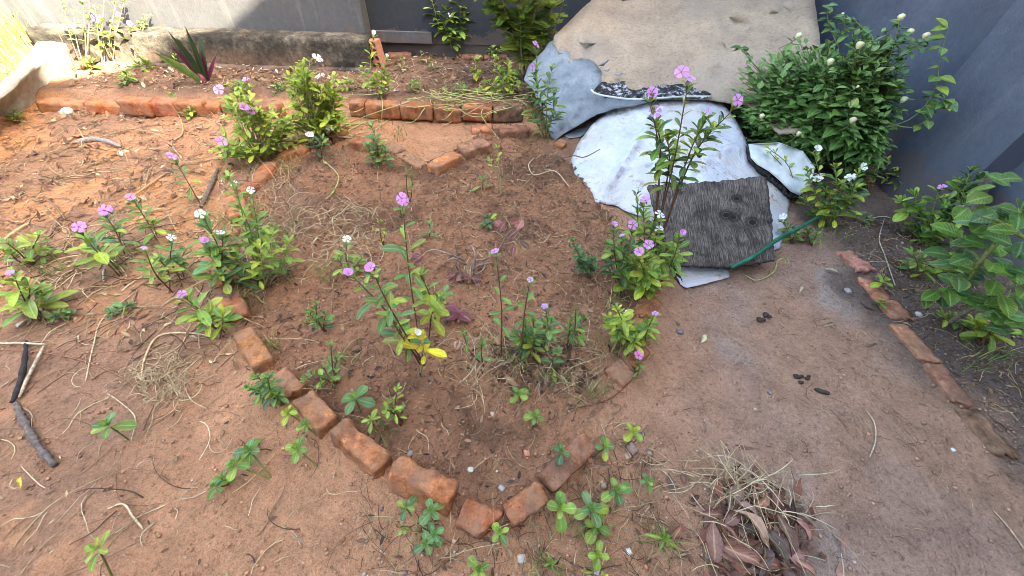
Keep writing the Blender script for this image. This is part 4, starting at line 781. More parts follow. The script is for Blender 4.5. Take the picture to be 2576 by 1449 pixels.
def broadleaf():
    b = GG(2600, 800); root = thing('broad_leaved_shrub', b, 'broad-leaved shrub with grey branch entering from the right edge', 'shrub', GR); random.seed(5)
    for P_, R_ in [([(2640, 640, .45), (2576, 690, .36), (2500, 745, .25), (2420, 790, .12), (2385, 815, .04)], .014), ([(2640, 480, .7), (2560, 560, .55), (2480, 640, .42), (2440, 700, .3), (2410, 740, .2)], .009), ([(2650, 420, .8), (2600, 500, .66), (2560, 560, .55)], .010), ([(2650, 620, .5), (2580, 600, .52), (2520, 560, .55), (2470, 545, .55)], .008)]:
        W_ = catmull([G(x_, y_, z_) for x_, y_, z_ in P_], 16); tube('branch', W_, [R_*(1-.45*i/15) for i in range(16)], M['bark'], root, 7, b, (.2, .17, .13) if R_ > .012 else (.16, .2, .06))
    for (x_, y_, z_, L_) in [(2440, 520, .56, 80), (2500, 500, .58, 95), (2545, 470, .62, 110), (2560, 530, .6, 100), (2470, 560, .5, 90), (2530, 590, .5, 100), (2570, 640, .45, 95), (2480, 620, .45, 85), (2420, 600, .42, 75), (2400, 650, .35, 85), (2440, 655, .38, 90), (2500, 660, .4, 85), (2545, 700, .38, 80), (2470, 690, .33, 70), (2430, 720, .27, 65), (2390, 730, .24, 55), (2360, 735, .2, 52), (2330, 735, .17, 48), (2375, 750, .17, 45), (2410, 755, .2, 50), (2455, 755, .22, 70), (2450, 730, .25, 60), (2520, 740, .3, 70), (2560, 740, .3, 75), (2570, 590, .55, 100), (2510, 540, .55, 90), (2485, 525, .55, 80), (2575, 500, .62, 100), (2550, 620, .5, 90), (2415, 690, .3, 60), (2340, 750, .14, 40), (2576, 450, .68, 90)]+[(x0, y0, .66-.0011*(y0-440)-.0009*(2576-x0), random.uniform(42, 70)) for x0, y0 in [(random.uniform(2410, 2590), random.uniform(500, 850)) for k in range(75)] if x0-2576 > -(y0-470)*1.2 and y0 < 690+(x0-2400)*1.0]:
        if L_ > 75: L_ = 66
        p = G(x_+random.uniform(-6, 6), y_+random.uniform(-6, 6), z_); a = random.uniform(2.2, 4.6); el = random.uniform(-.25, .35)
        put_leaf(root, p, (math.cos(a)*math.cos(el), math.sin(a)*math.cos(el), math.sin(el)), (-.2, -.25, 1), L_*mpp(p)*.85, random.uniform(.9, 1.15), random.choice(LR), jit(random.choice([GREEN['b'], GREEN['g'], GREEN['d'], GREEN['g'], (.08, .17, .04)]), .2))
broadleaf()
# --- big cream-flowered bush
def big_bush():
    random.seed(99); base = GG(2150, 470); base = base+np.array([0, .0, 0]); root = thing('flowering_bush', base, 'big dark green bush with cream-yellow closed flowers beside the house wall', 'bush', None)
    ctr = V(base, (2065, 255)); m = mpp(ctr); cands = []; stuffv = []; stufff = []
    ax1 = np.array(RT); up = np.array([0, 0, 1.]); fw = np.cross(up, ax1); fw /= np.linalg.norm(fw)
    ells = [((2060, 250), 205, 135, .36), ((1960, 300), 120, 85, .26), ((2140, 330), 120, 100, .26), ((2040, 170), 130, 60, .22), ((2190, 190), 90, 80, .2), ((2200, 270), 90, 90, .22), ((1930, 240), 90, 80, .22), ((1900, 280), 60, 60, .2), ((1950, 170), 80, 50, .18), ((2150, 130), 90, 50, .2)]
    tipsn = 0; stems = MB()
    while tipsn < 470:
        (cx, cy), rx, ry, rd = random.choice(ells+ells[:2]); a = random.uniform(0, 2*math.pi); cz = random.uniform(-.55, 1); r = math.sqrt(1-cz*cz)*random.uniform(.75, 1)
        x_, y_ = cx+math.cos(a)*r*rx, cy+math.sin(a)*r*ry
        if y_ > 395 and x_ < 1990: continue
        T = V(base, (x_, y_), -cz*rd); 
        if T[2] < .06 or T[0] > xw-.05: continue
        if random.random() < .5: T = T+np.array([random.uniform(-.03, .03)]*3)
        tipsn += 1; b0 = base+np.array([random.uniform(-.06, .06), random.uniform(-.06, .06), 0]); mid = b0*.45+ctr*.25+T*.3; P = catmull([b0, mid, T], 8); stems.add(*tube_geo([q-base for q in P], [.004*(1-.09*i) for i in range(8)], 4))
        az = random.uniform(0, 6); out = Vector((T-ctr)).normalized(); Lm = 36*m*random.uniform(.8, 1.2)
        for j in range(11):
            s = 1-j*.035; k = s*7; i0 = min(int(k), 6); p = P[i0]+(P[i0+1]-P[i0])*(k-i0); az += 2.4; el = .75-.10*j+random.uniform(-.2, .2); h = Vector((math.cos(az), math.sin(az), 0))
            d = h*math.cos(el)+(out*.5+Vector((0, 0, .6)))*math.sin(el)*.9+out*.25; L_ = Lm*(.5+.09*min(j, 6))*random.uniform(.85, 1.1)
            c = random.choice([(.12, .25, .06), (.17, .30, .06), (.09, .20, .06), (.23, .35, .09)]); 
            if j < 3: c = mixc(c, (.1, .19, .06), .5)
            if random.random() < .012: c = (.3, .28, .04)
            cands.append((float((p-O3)@f0)-cz*.15+random.uniform(0, .12), p, d, L_, c))
    stems.build('stems', M['stem'], root, True, (.07, .085, .035)); cands.sort(key=lambda q: q[0])
    for _, p, d, L_, c in cands[:300]: put_leaf(root, p, d, Vector((random.uniform(-.3, .3), random.uniform(-.4, .2), 1)), L_, random.uniform(1.1, 1.5), random.choice(LB), jit(c))
    co = [np.array([q.co[:] for q in me.vertices]) for me in LB]; fa = [[tuple(q.vertices) for q in me.polygons] for me in LB]; uvl = []
    for _, p, d, L_, c in cands[300:]:
        k = random.randrange(3); wd = random.uniform(1.1, 1.5); Fm = np.array(frame(p-base, d, Vector((random.uniform(-.3, .3), random.uniform(-.4, .2), 1)), (L_*wd, L_, L_))); b_ = len(stuffv); stuffv += list(co[k]@Fm[:3, :3].T+Fm[:3, 3]); stufff += [tuple(i+b_ for i in q) for q in fa[k]]
        uvl += [(j/4, i/7) for i in range(8) for j in range(5)]
    me = mesh('foliage', stuffv, stufff, uvl, True); tag(obj('foliage', me, M['bushleaf'], root, (.12, .25, .06)), kind='stuff')
    bud = MB()
    prof = [(0, .12), (.1, .24), (.3, .36), (.55, .42), (.75, .38), (.88, .26)]; kk = 8
    for i, (t, r) in enumerate(prof):
        for j in range(kk): a = 2*math.pi*j/kk; rr = r*(1+.12*((j % 2)*2-1)*(t > .5)); bud.v.append((math.cos(a)*rr, math.sin(a)*rr, t+(.08 if t == 1 and j % 2 else 0)))
    for i in range(5):
        for j in range(kk): bud.f.append((i*kk+j, i*kk+(j+1) % kk, (i+1)*kk+(j+1) % kk, (i+1)*kk+j))
    bud.f.append(tuple(range(5*kk, 6*kk))); bm_ = mesh('flower', bud.v, bud.f, None, True); bm_.materials.append(M['petal'])
    for x_, y_, sz in [(2009, 90, 19), (2089, 155, 20), (2163, 113, 22), (2267, 43, 20), (2290, 80, 20), (2330, 90, 21), (2274, 250, 20), (2146, 302, 20), (2010, 336, 15), (1917, 292, 16), (2120, 35, 9), (2158, 218, 9), (2250, 220, 8), (2270, 205, 8)]:
        T = V(base, (x_, y_), -.34 if x_ < 2240 and y_ > 60 else -.05); s = sz*mpp(T)*.85; d = Vector((random.uniform(-.4, .4), random.uniform(-.5, .1), 1)).normalized()
        Fm = frame(T-base-np.array(d)*s*.5, d.cross(Vector((1, .2, .1))), d, (s, s, s)); fl = obj('flower', bm_, None, root, jit((.80, .76, .47), .05), Fm)
        st = catmull([T-base-np.array(d)*s*.4, T-base-np.array(d)*.05+np.array([-.006, .012, 0]), T-base-np.array(d)*.09+np.array([-.015, .05, 0])], 6); tube('flower_stalk', st, .0024, M['stem'], root, 4, None, (.13, .19, .06))
        for q in range(5): a = q*1.257+random.random(); put_leaf(root, T-np.array(d)*(s*.55+.01*q), (math.cos(a), math.sin(a), .5), (0, 0, 1), .03+.008*q, .9, random.choice(LB), jit((.08, .16, .05)))
    # climbing shoots on the right
    for P_ in [[(2190, 330), (2290, 300), (2350, 230), (2365, 150), (2385, 70)], [(2200, 300), (2300, 320), (2370, 260), (2378, 250)], [(2160, 200), (2230, 160), (2262, 60)], [(2170, 230), (2260, 150), (2325, 100)], [(2180, 200), (2240, 130), (2285, 92)], [(2110, 120), (2085, 60), (2080, 15)], [(2060, 130), (2120, 80), (2125, 40)], [(1930, 200), (1870, 130), (1862, 120)], [(2140, 200), (2200, 120), (2150, 50)]]:
        W_ = catmull([V(base, q, -.1) for q in P_], 14); W_ = [np.array([min(q[0], xp-.03), q[1], q[2]]) for q in W_]; tube('shoot', W_, [.004*(1-.05*i) for i in range(14)], M['stem'], root, 5, base, (.14, .17, .06))
        big = P_[-1][0] > 2350
        for j in range(5, 14):
            for q in range(2):
                a = random.uniform(0, 6.28); c = random.choice([(.05, .13, .04), (.07, .16, .04)]) if not big else random.choice([(.07, .17, .05), (.12, .22, .04), (.18, .26, .03)])
                put_leaf(root, W_[j], (math.cos(a), math.sin(a), random.uniform(-.4, .5)), (-.3, -.4, 1), (.05 if not big else .075)*random.uniform(.7, 1.2), random.uniform(.9, 1.3), random.choice(LB), jit(c))
big_bush()
# yellow-green rosette at the bush's foot and weedy tangle by the wall
vinca((2005, 505), [(1938, 385, '', (1985, 440)), (1952, 408), (1932, 372, '', (1985, 420))], 32, 'yl', 'yellow-green sprig at the left foot of the big flowering bush', group=GR, n=3, s0=.3)
vinca((2245, 485), [(2230, 400), (2255, 430), (2290, 415), (2270, 450), (2210, 420), (2300, 455)], 34, 'gdy', 'small-leaved sprigs at the right foot of the big bush by the wall', group=GR, n=4, stem='r', meshes=LB)
vinca((2190, 490), [(2150, 400), (2180, 380), (2200, 420), (2165, 440), (2130, 420)], 34, 'gdy', 'olive undergrowth beneath the big flowering bush', group=GR, n=4, stem='r', meshes=LB)
# --- ferny shrub by the wall
def ferny():
    random.seed(44); b = GG(1322, 195); root = thing('ferny_shrub', b, 'tall feathery yellow-green shrub with twisted stems by the back wall', 'shrub', None)
    v = []; f = []
    for i in range(9):
        t = .12+i*.1
        for s in (-1, 1):
            for (dl, wd, up_) in ((.30, .09, .0), (.22, .07, .08)):
                L_ = dl*(1.15-t*.55); a = .75+up_*3; d = np.array([s*math.sin(a), math.cos(a), .15+up_]); p = np.array([0, t, -.12*t*t]); n_ = np.array([math.cos(a)*s, -math.sin(a)*s*s, 0])
                n_ = np.array([math.cos(a), -s*math.sin(a), 0]); k = len(v); v += [p, p+d*L_*.5+n_*wd*.5, p+d*L_, p+d*L_*.5-n_*wd*.5]; f.append((k, k+1, k+2, k+3))
    v += [np.array([-.012, 0, 0]), np.array([.012, 0, 0]), np.array([0, 1, -.12])]; f.append((len(v)-3, len(v)-2, len(v)-1))
    me = mesh('sprig', v, f); me.materials.append(M['blade'])
    stems = [[(1322, 195), (1308, 130), (1275, 60), (1240, 0), (1225, -50)], [(1325, 195), (1330, 120), (1345, 40), (1350, -60)], [(1318, 195), (1312, 130), (1310, 60), (1300, -60)], [(1328, 195), (1345, 130), (1375, 70), (1390, 10)], [(1320, 190), (1295, 90), (1270, 20), (1260, -60)]]
    for P_ in stems:
        W_ = catmull([V(b, q, random.uniform(-.05, .05)) for q in P_], 18); tube('trunk', W_, [.013*(1-.035*i) for i in range(18)], M['bark'], root, 6, b, (.2, .15, .09))
        for j in range(3, 18):
            for q in range(6):
                a = random.uniform(0, 6.28); L_ = random.uniform(.09, .17)*(1 if j > 5 else .7); k = j+random.random(); i0 = min(int(k), 16); p = W_[i0]+(W_[i0+1]-W_[i0])*(k-i0)
                d = Vector((math.cos(a), math.sin(a), random.uniform(-.2, .6))); o = obj('sprig', me, None, root, jit(random.choice([(.24, .31, .04), (.18, .26, .04), (.3, .35, .05), (.12, .19, .03)]), .2), frame(p-b, d, (random.uniform(-.3, .3), random.uniform(-.6, 0), 1), (L_, L_, L_)))
ferny()
# --- purple and green sword-leaved plant
def swords():
    random.seed(3); b = GG(518, 212); root = thing('sword_leaved_plant', b, 'rosette of long dark green and purple sword-shaped leaves in the back bed', 'plant')
    G1, P1 = (.028, .055, .02), (.085, .012, .035)
    for (x_, y_, c, wd) in [(421, 76, G1, 15), (464, 62, G1, 16), (500, 80, G1, 15), (440, 90, G1, 13), (426, 112, P1, 12), (385, 130, (.07, .11, .025), 14), (392, 142, (.09, .13, .03), 11), (546, 135, P1, 10), (486, 105, P1, 12), (505, 120, P1, 12), (480, 150, P1, 14)]:
        T = V(b, (x_, y_), random.uniform(-.08, .08)); v = []; f = []; n = 9; d = T-b; L_ = np.linalg.norm(d); h = np.cross(d, f0); h /= np.linalg.norm(h); nn2 = np.cross(h, d); nn2 /= np.linalg.norm(nn2); wm = wd*mpp(b)*.5
        for i in range(n):
            t = i/(n-1); ww = wm*(.75+.5*math.sin(math.pi*min(1, t*1.05)))*(1-t**3); c_ = d*t+np.array([0, 0, 1])*.10*L_*math.sin(math.pi*t)*.5+nn2*0
            for j, s in enumerate((-1, 0, 1)): v.append(c_+h*ww*s+nn2*(abs(s)*ww*.45))
        for i in range(n-1):
            for j in range(2): a = i*3+j; f.append((a, a+1, a+4, a+3))
        uv = [((k % 3)/2, (k//3)/(n-1)) for k in range(len(v))]; obj('leaf', mesh('leaf', v, f, uv, True), M['blade'], root, jit(c, .15))
    tube('stem_base', [(0, 0, -.02), (0, 0, .05), (-.005, 0, .09)], [.022, .02, .012], M['stem'], root, 7, None, (.2, .05, .07))
swords()
# --- red-leaved bare-stemmed plant in the heart
def redplant():
    random.seed(8); b = GG(1180, 700); root = thing('red_leaved_plant', b, 'bare branching plant with dark red spoon leaves in the middle of the heart', 'plant')
    br = [[(1180, 705), (1190, 660), (1225, 650), (1255, 625), (1275, 590)], [(1180, 705), (1170, 660), (1130, 640), (1085, 628), (1050, 655)], [(1185, 700), (1200, 670), (1240, 660)], [(1180, 705), (1160, 690), (1150, 640), (1145, 610)], [(1190, 680), (1195, 640), (1185, 615)], [(1172, 665), (1140, 650), (1120, 660)], [(1180, 700), (1215, 680), (1222, 655), (1228, 640)]]
    for P_ in br:
        W_ = catmull([V(b, q, random.uniform(-.04, .04)) for q in P_], 12); W_ = [np.array([q[0], q[1], max(q[2], .012)]) for q in W_]; tube('branch', W_, [.0055*(1-.05*i) for i in range(12)], M['bark'], root, 6, b, (.3, .21, .16))
    for (x_, y_, L_) in [(1262, 575, 44), (1300, 580, 46), (1275, 600, 50), (1285, 565, 40), (1308, 605, 44), (1270, 560, 36), (1255, 610, 44), (1295, 615, 42), (1030, 665, 56), (1015, 650, 44), (1035, 640, 34), (1150, 715, 40), (1165, 725, 46), (1185, 720, 40), (1175, 745, 44), (1195, 735, 40), (1160, 740, 36), (1205, 715, 36), (1180, 705, 38), (1150, 730, 36), (1200, 750, 34), (1185, 790, 0)]:
        if not L_: continue
        p = V(b, (x_, y_), random.uniform(-.05, .05)); p[2] = max(p[2], .03); a = random.uniform(0, 6.28); put_leaf(root, p, (math.cos(a), math.sin(a)-.2, random.uniform(-.5, .6)), (0, -.3, 1), L_*mpp(p)*.75, .9, random.choice(LR), jit(random.choice([(.17, .04, .036), (.22, .065, .052), (.11, .03, .025), (.28, .12, .10)]), .2))
    b2 = GG(1155, 795); r2 = thing('red_leaved_sprout', b2, 'small dark red sprout lying below the bare-branched red plant', 'plant')
    for q in range(6): a = 2.6+q*.75; put_leaf(r2, b2+np.array([0, 0, .025]), (math.cos(a), math.sin(a), .35), (0, 0, 1), random.uniform(.035, .075), 1.1, random.choice(LR), jit((.17, .04, .05), .2))
redplant()
# --- purple-flowered stems in the sun at upper left
for base, tps, lb in [((258, 172), [(250, 62, 'u', (262, 120)), (262, -5, '', (255, 110)), (240, 20, '', (250, 110))], 'thin sunlit stem with a purple flower nearest the kerb'), ((285, 168), [(302, 50, 'u', (280, 110)), (312, 4, 'u', (290, 100)), (290, 10, '', (275, 110))], 'thin sunlit stem with two purple flowers by the back wall'), ((345, 165), [(333, 72, 'u'), (365, 50), (375, 40), (355, 60)], 'small sunlit plant with one purple flower over the ledge'), ((212, 176), [(185, 30), (225, -10), (160, 10), (205, -30)], 'leggy sunlit plant at the corner of kerb and ledge'), ((60, 140), [(60, 20), (100, -20), (30, 10)], 'leggy sunlit weed in the grass beyond the kerb')]:
    b = GG(*base); g = vinca(base, tps, 30, 'lyg', lb, n=4, fs=24, stem='w', s0=.45, group='purple-flowered stems in the sun', meshes=LB, sr=.003, name='wild_petunia')
# dry twig stems in the left corner of the back bed
for P_, lb in [([(192, 195), (180, 150), (160, 110), (140, 70)], 'dark bare twig rising beside the kerb'), ([(300, 165), (270, 130), (255, 90)], 'bare forked twig leaning on the ledge\'s left end'), ([(1392, 95), (1400, 55), (1415, 15), (1425, -20)], 'thin grey twig standing against the beige board\'s left edge')]:
    b = GG(*P_[0]) if P_[0][0] != 1392 else G(1392, 95, .40); tag(tube('twig', catmull([V(b, q) for q in P_], 12), [.0055*(1-.05*i) for i in range(12)], M['bark'], None, 5, None, (.11, .075, .05)), lb, 'twig', 'bare standing twigs')
# ------------------------------------------------------------------ loose stuff on the soil
def m_tint(name, rough=.85, trans=.0, spec=.2):
    t = NT(name); c = t.n('ShaderNodeAttribute', attribute_name='tint').outputs['Color']; c = t.mix(1, c, t.ramp(t.noise(t.pos(), 80, 3), (.3, .75), (.7, 1.25)), 'MULTIPLY'); return t.bsdf(c, rough, None, spec, trans)
M['tint'] = m_tint('loose_dry_matter', .85, .12); M['grit'] = m_tint('grit', .8)
def tinted(name, v, f, tint, mt='tint', parent=None, kind='stuff', smooth=False):
    me = fastmesh(name, v, f, smooth); a = me.attributes.new('tint', 'FLOAT_COLOR', 'POINT'); a.data.foreach_set('color', np.concatenate([tint, np.ones((len(tint), 1))], 1).astype(np.float32).ravel())
    o = obj(name, me, M[mt], parent); return tag(o, kind=kind) if kind else o
WP = lambda P_: np.array([GG(*p)[:2] for p in P_])
def ground_pts(n, poly):
    poly = np.asarray(poly); lo, hi = poly.min(0), poly.max(0); out = np.zeros((0, 2))
    while len(out) < n:
        p = rng.uniform(lo, hi, (n*2, 2)); out = np.concatenate([out, p[inpoly(p[:, 0], p[:, 1], poly)]])
    return out[:n]
def zfull(x, y):
    inh_ = inpoly(x, y, HEART); r_ = np.where(inh_, .95, .36)+.5*sst(-1., -2.2, x)*sst(.8, 1.8, y)+.4*sst(1.0, 1.6, y)
    return zg(x, y)+r_*RELIEF*(.020*np.maximum(fbm(x*22, y*22, 21, 3)-.42, -.05)+.009*(fbm(x*60, y*60, 31, 2)-.37))
def strands(pts, lmin, lmax, r, curl, pal, n=6, lift=.006, flat=False, zadd=None):
    N = len(pts); L = rng.uniform(lmin, lmax, N)*rng.uniform(.5, 1, N); a = rng.uniform(0, 2*np.pi, N); k = rng.normal(0, curl, N); k2 = rng.normal(0, curl*1.2, N)
    P = np.zeros((N, n, 3)); p = pts.copy(); 
    for i in range(n):
        P[:, i, :2] = p; a = a+(k+k2*math.sin(i*1.3))/n; p = p+np.stack([np.cos(a), np.sin(a)], 1)*(L/(n-1))[:, None]
    t = np.linspace(0, 1, n)[None]; P[:, :, 2] = zfull(P[:, :, 0].ravel(), P[:, :, 1].ravel()).reshape(N, n)+.002+np.abs(rng.normal(0, lift, (N, 1)))*np.sin(np.pi*t*rng.uniform(.6, 1.2, (N, 1)))+(0 if zadd is None else zadd[:, None])
    T = np.gradient(P, axis=1); T /= np.linalg.norm(T, axis=2, keepdims=True)+1e-9; S = np.stack([-T[:, :, 1], T[:, :, 0], 0*T[:, :, 0]], 2); U = np.cross(T, S)
    rr = (r*rng.uniform(.6, 1.3, N))[:, None, None]*(1-.45*t)[:, :, None]; vv = []
    for j in range(3):
        q = 2*np.pi*j/3+.5; vv.append(P+(S*math.cos(q)+U*math.sin(q)*(.35 if flat else 1))*rr)
    Vv = np.stack(vv, 2).reshape(-1, 3); base = (np.arange(N)*n*3)[:, None, None]; F = []
    for i in range(n-1):
        for j in range(3): F.append([i*3+j, i*3+(j+1) % 3, (i+1)*3+(j+1) % 3, (i+1)*3+j])
    F = (base+np.array(F)[None]).reshape(-1, 4); pal = np.array(pal); c = pal[rng.integers(0, len(pal), N)]*rng.uniform(.7, 1.25, (N, 1)); return Vv, F, np.repeat(c, n*3, 0)
def chunks(pts, rmin, rmax, pal, flat=.6, emb=.2, power=2.5, tints=None):
    N = len(pts); r = rmin+(rmax-rmin)*rng.uniform(0, 1, N)**power
    D = np.array([[1, 0, 0], [-.5, .87, 0], [-.5, -.87, 0], [.5, .87, .2], [.5, -.87, .2], [-1, 0, .2], [0, 0, 1], [0, 0, -1]], float)
    Vv = D[None]*rng.uniform(.65, 1.25, (N, 8, 1))*r[:, None, None]; Vv[:, :, 2] *= flat; a = rng.uniform(0, 6.28, N); c, s = np.cos(a)[:, None], np.sin(a)[:, None]; xx = Vv[:, :, 0]*c-Vv[:, :, 1]*s; yy = Vv[:, :, 0]*s+Vv[:, :, 1]*c
    z_ = zfull(pts[:, 0], pts[:, 1])+r*flat*(1-2*emb); Vv = np.stack([xx+pts[:, :1], yy+pts[:, 1:2], Vv[:, :, 2]+z_[:, None]], 2).reshape(-1, 3)
    ring = [0, 3, 1, 5, 2, 4]; F = [(ring[i], ring[(i+1) % 6], 6) for i in range(6)]+[(ring[(i+1) % 6], ring[i], 7) for i in range(6)]
    F = ((np.arange(N)*8)[:, None, None]+np.array(F)[None]).reshape(-1, 3); pal = np.array(pal); c = tints if tints is not None else pal[rng.integers(0, len(pal), N)]*rng.uniform(.75, 1.25, (N, 1)); return Vv, F, np.repeat(c, 8, 0)
def flakes(pts, lmin, lmax, pal, lift=.01):
    N = len(pts); L = rng.uniform(lmin, lmax, N); a = rng.uniform(0, 6.28, N); w_ = L*rng.uniform(.22, .5, N); cu = rng.uniform(-.5, .9, N)*L; n = 5; prof = np.array([.1, .75, 1, .7, .05]); Vv = np.zeros((N, n, 3, 3))
    tl = rng.normal(0, .35, N)
    for i in range(n):
        t = i/(n-1)-.5
        for j, s in enumerate((-.5, 0, .5)):
            lx = t*L; ly = s*w_*prof[i]; lz = cu*(t*t*1.2)+np.abs(s)*w_*prof[i]*rng.uniform(-.6, .9, N)+lx*tl
            Vv[:, i, j] = np.stack([lx*np.cos(a)-ly*np.sin(a)+pts[:, 0], lx*np.sin(a)+ly*np.cos(a)+pts[:, 1], lz], 1)
    zmin = Vv[:, :, :, 2].min((1, 2)); Vv[:, :, :, 2] += (zfull(pts[:, 0], pts[:, 1])-zmin+np.abs(rng.normal(0, lift, N)))[:, None, None]
    F = [(i*3+j, i*3+j+1, (i+1)*3+j+1, (i+1)*3+j) for i in range(n-1) for j in range(2)]; F = ((np.arange(N)*15)[:, None, None]+np.array(F)[None]).reshape(-1, 4)
    pal = np.array(pal); c = pal[rng.integers(0, len(pal), N)]*rng.uniform(.6, 1.3, (N, 1)); return Vv.reshape(-1, 3), F, np.repeat(c, 15, 0)
def join(*gs):
    V_, F_, T_ = [], [], []; b = 0
    for v, f, t in gs: V_.append(v); F_.append(f+b); T_.append(t); b += len(v)
    return np.concatenate(V_), np.concatenate(F_), np.concatenate(T_)
ALL = WP([(-60, 1500), (-60, 250), (300, 255), (1380, 300), (1430, 400), (1560, 540), (1700, 720), (1990, 640), (2200, 560), (2290, 580), (2620, 900), (2640, 1500)])
BED = WP([(170, 225), (230, 165), (900, 170), (960, 130), (1300, 135), (1330, 240), (80, 240)])
UR = WP([(1100, 420), (1330, 340), (1440, 420), (1600, 560), (1560, 760), (1400, 900), (1250, 700), (1100, 560)])
LEFTU = WP([(-40, 270), (560, 275), (600, 440), (540, 560), (-40, 560)]); LEFTM = WP([(-40, 560), (560, 560), (580, 760), (640, 930), (300, 900), (-40, 760)]); LEFTL = WP([(-40, 760), (500, 800), (720, 1000), (900, 1300), (600, 1480), (-40, 1480)])
FRONT = WP([(900, 1250), (1200, 1350), (1420, 1230), (1560, 1050), (1640, 1100), (1720, 1480), (900, 1480)]); RIGHT = WP([(1640, 800), (2000, 660), (2200, 700), (2600, 1100), (2600, 1480), (1700, 1480), (1640, 1100)]); RB = WP([(2100, 560), (2290, 560), (2600, 850), (2600, 1200), (2300, 860), (2180, 680)])
TAN = [(.50, .37, .20), (.58, .45, .27), (.40, .27, .15)]; BRN = [(.16, .085, .05), (.22, .12, .07), (.11, .065, .045), (.28, .17, .10)]; PALE = [(.62, .52, .34), (.55, .44, .28), (.48, .36, .2)]
pts = np.concatenate([ground_pts(9000, ALL), ground_pts(11000, HEART), ground_pts(3500, RB)]); sc_ = soilcol(pts[:, 0], pts[:, 1])*rng.uniform(.6, 1.35, (len(pts), 1))
tinted('soil_crumbs', *chunks(pts, .0012, .0075, None, .8, .2, 3.2, sc_), 'grit')
tinted('grit', *chunks(np.concatenate([ground_pts(1500, ALL), ground_pts(500, HEART), ground_pts(300, FRONT)]), .0013, .0042, [(.5, .42, .33), (.55, .5, .42), (.42, .33, .25), (.46, .3, .18)], .7, .2, 3.), 'grit')
tinted('gravel', *chunks(np.concatenate([ground_pts(120, ALL), ground_pts(60, HEART), ground_pts(60, FRONT), ground_pts(50, RB), ground_pts(60, LEFTU)]), .005, .014, [(.3, .2, .14), (.36, .22, .14), (.2, .16, .13), (.38, .27, .19), (.40, .19, .11)], .6, .4, 2.6), 'grit')
tinted('dry_straw', *join(strands(ground_pts(110, LEFTU), .1, .45, .0055, .5, TAN+[(.36, .24, .14)], 8, .014, True), strands(ground_pts(380, LEFTU), .04, .25, .0022, .8, TAN+BRN, 8, .012, True), strands(ground_pts(330, LEFTM), .04, .28, .0022, 1.2, TAN+BRN, 8, .012), strands(ground_pts(35, LEFTM), .08, .35, .0042, .5, TAN+PALE, 8, .014, True), strands(ground_pts(170, LEFTL), .04, .22, .0017, 1.4, TAN+PALE+BRN, 8, .008),
    strands(ground_pts(1500, HEART), .02, .13, .0014, 2.2, TAN+BRN+BRN, 7, .007), strands(ground_pts(3600, HEART), .01, .06, .0011, 2.2, BRN+[(.07, .045, .035), (.3, .2, .12)], 6, .006), strands(ground_pts(1500, ALL), .008, .05, .0010, 1.6, BRN+TAN, 6, .003), strands(ground_pts(420, UR), .03, .16, .0017, 2.6, TAN+BRN, 8, .008), strands(ground_pts(330, FRONT), .03, .17, .0014, 1.2, TAN+BRN, 7, .009), strands(ground_pts(160, RIGHT), .02, .12, .0011, 1.5, TAN+BRN, 7, .004), strands(ground_pts(500, BED), .03, .2, .0024, 1.5, TAN+BRN, 7, .012), strands(ground_pts(220, RB), .03, .18, .0016, 1.6, TAN+BRN, 7, .01),
    strands(ground_pts(300, WP([(560, 420), (760, 400), (760, 720), (560, 720)])), .04, .2, .0016, 1.8, TAN, 7, .015), strands(ground_pts(170, WP([(780, 530), (960, 520), (960, 700), (800, 700)])), .06, .28, .0018, 2.2, PALE+TAN, 9, .03), strands(ground_pts(260, WP([(1150, 850), (1480, 830), (1500, 980), (1150, 980)])), .05, .2, .0014, 1.3, PALE+TAN, 7, .03), strands(ground_pts(200, WP([(320, 940), (480, 900), (500, 1000), (380, 1020)])), .03, .16, .0016, 2.4, TAN, 8, .02)))
tinted('leaf_litter', *join(flakes(ground_pts(1100, BED), .015, .06, BRN+[(.34, .24, .16), (.45, .37, .29)], .012), flakes(ground_pts(330, UR), .008, .035, BRN, .005), flakes(ground_pts(2300, HEART), .006, .03, BRN+[(.07, .045, .035)], .004), flakes(ground_pts(900, ALL), .003, .014, BRN, .002), flakes(ground_pts(520, LEFTU), .01, .06, BRN+BRN+TAN, .006), flakes(ground_pts(180, LEFTM), .01, .04, BRN+TAN, .006), flakes(ground_pts(110, FRONT), .006, .03, BRN, .004), flakes(ground_pts(160, RB), .01, .04, BRN, .006), flakes(ground_pts(90, LEFTL), .006, .025, TAN+BRN, .004), flakes(ground_pts(240, WP([(1240, 860), (1480, 850), (1480, 1000), (1240, 980)])), .02, .05, BRN, .012)))
# grass beyond the kerb and tufts among the bricks
def blades(pts, hmin, hmax, wd, pal, lean=.5, n=5):
    N = len(pts); Hh = rng.uniform(hmin, hmax, N); a = rng.uniform(0, 6.28, N); ln = rng.uniform(.1, 1, N)*lean; b = a+rng.normal(1.57, .5, N); Vv = np.zeros((N, n, 2, 3)); z0 = zg(pts[:, 0], pts[:, 1])
    for i in range(n):
        t = i/(n-1); r = Hh*ln*t**1.8; z_ = Hh*t*(1-.25*ln*t)
        for j, s in enumerate((-.5, .5)):
            ww = wd*s*(1-t**2*.95); Vv[:, i, j] = np.stack([pts[:, 0]+np.cos(a)*r+np.cos(b)*ww, pts[:, 1]+np.sin(a)*r+np.sin(b)*ww, z0+z_], 1)
    F = [(i*2, i*2+1, i*2+3, i*2+2) for i in range(n-1)]; F = ((np.arange(N)*2*n)[:, None, None]+np.array(F)[None]).reshape(-1, 4); pal = np.array(pal); c = pal[rng.integers(0, len(pal), N)]*rng.uniform(.7, 1.3, (N, 1)); return Vv.reshape(-1, 3), F, np.repeat(c, 2*n, 0)
KO = [G(-160, 270, .21), G(0, 203, .21), G(60, 150, .21), G(95, 105, .21), G(135, 78, .21)]
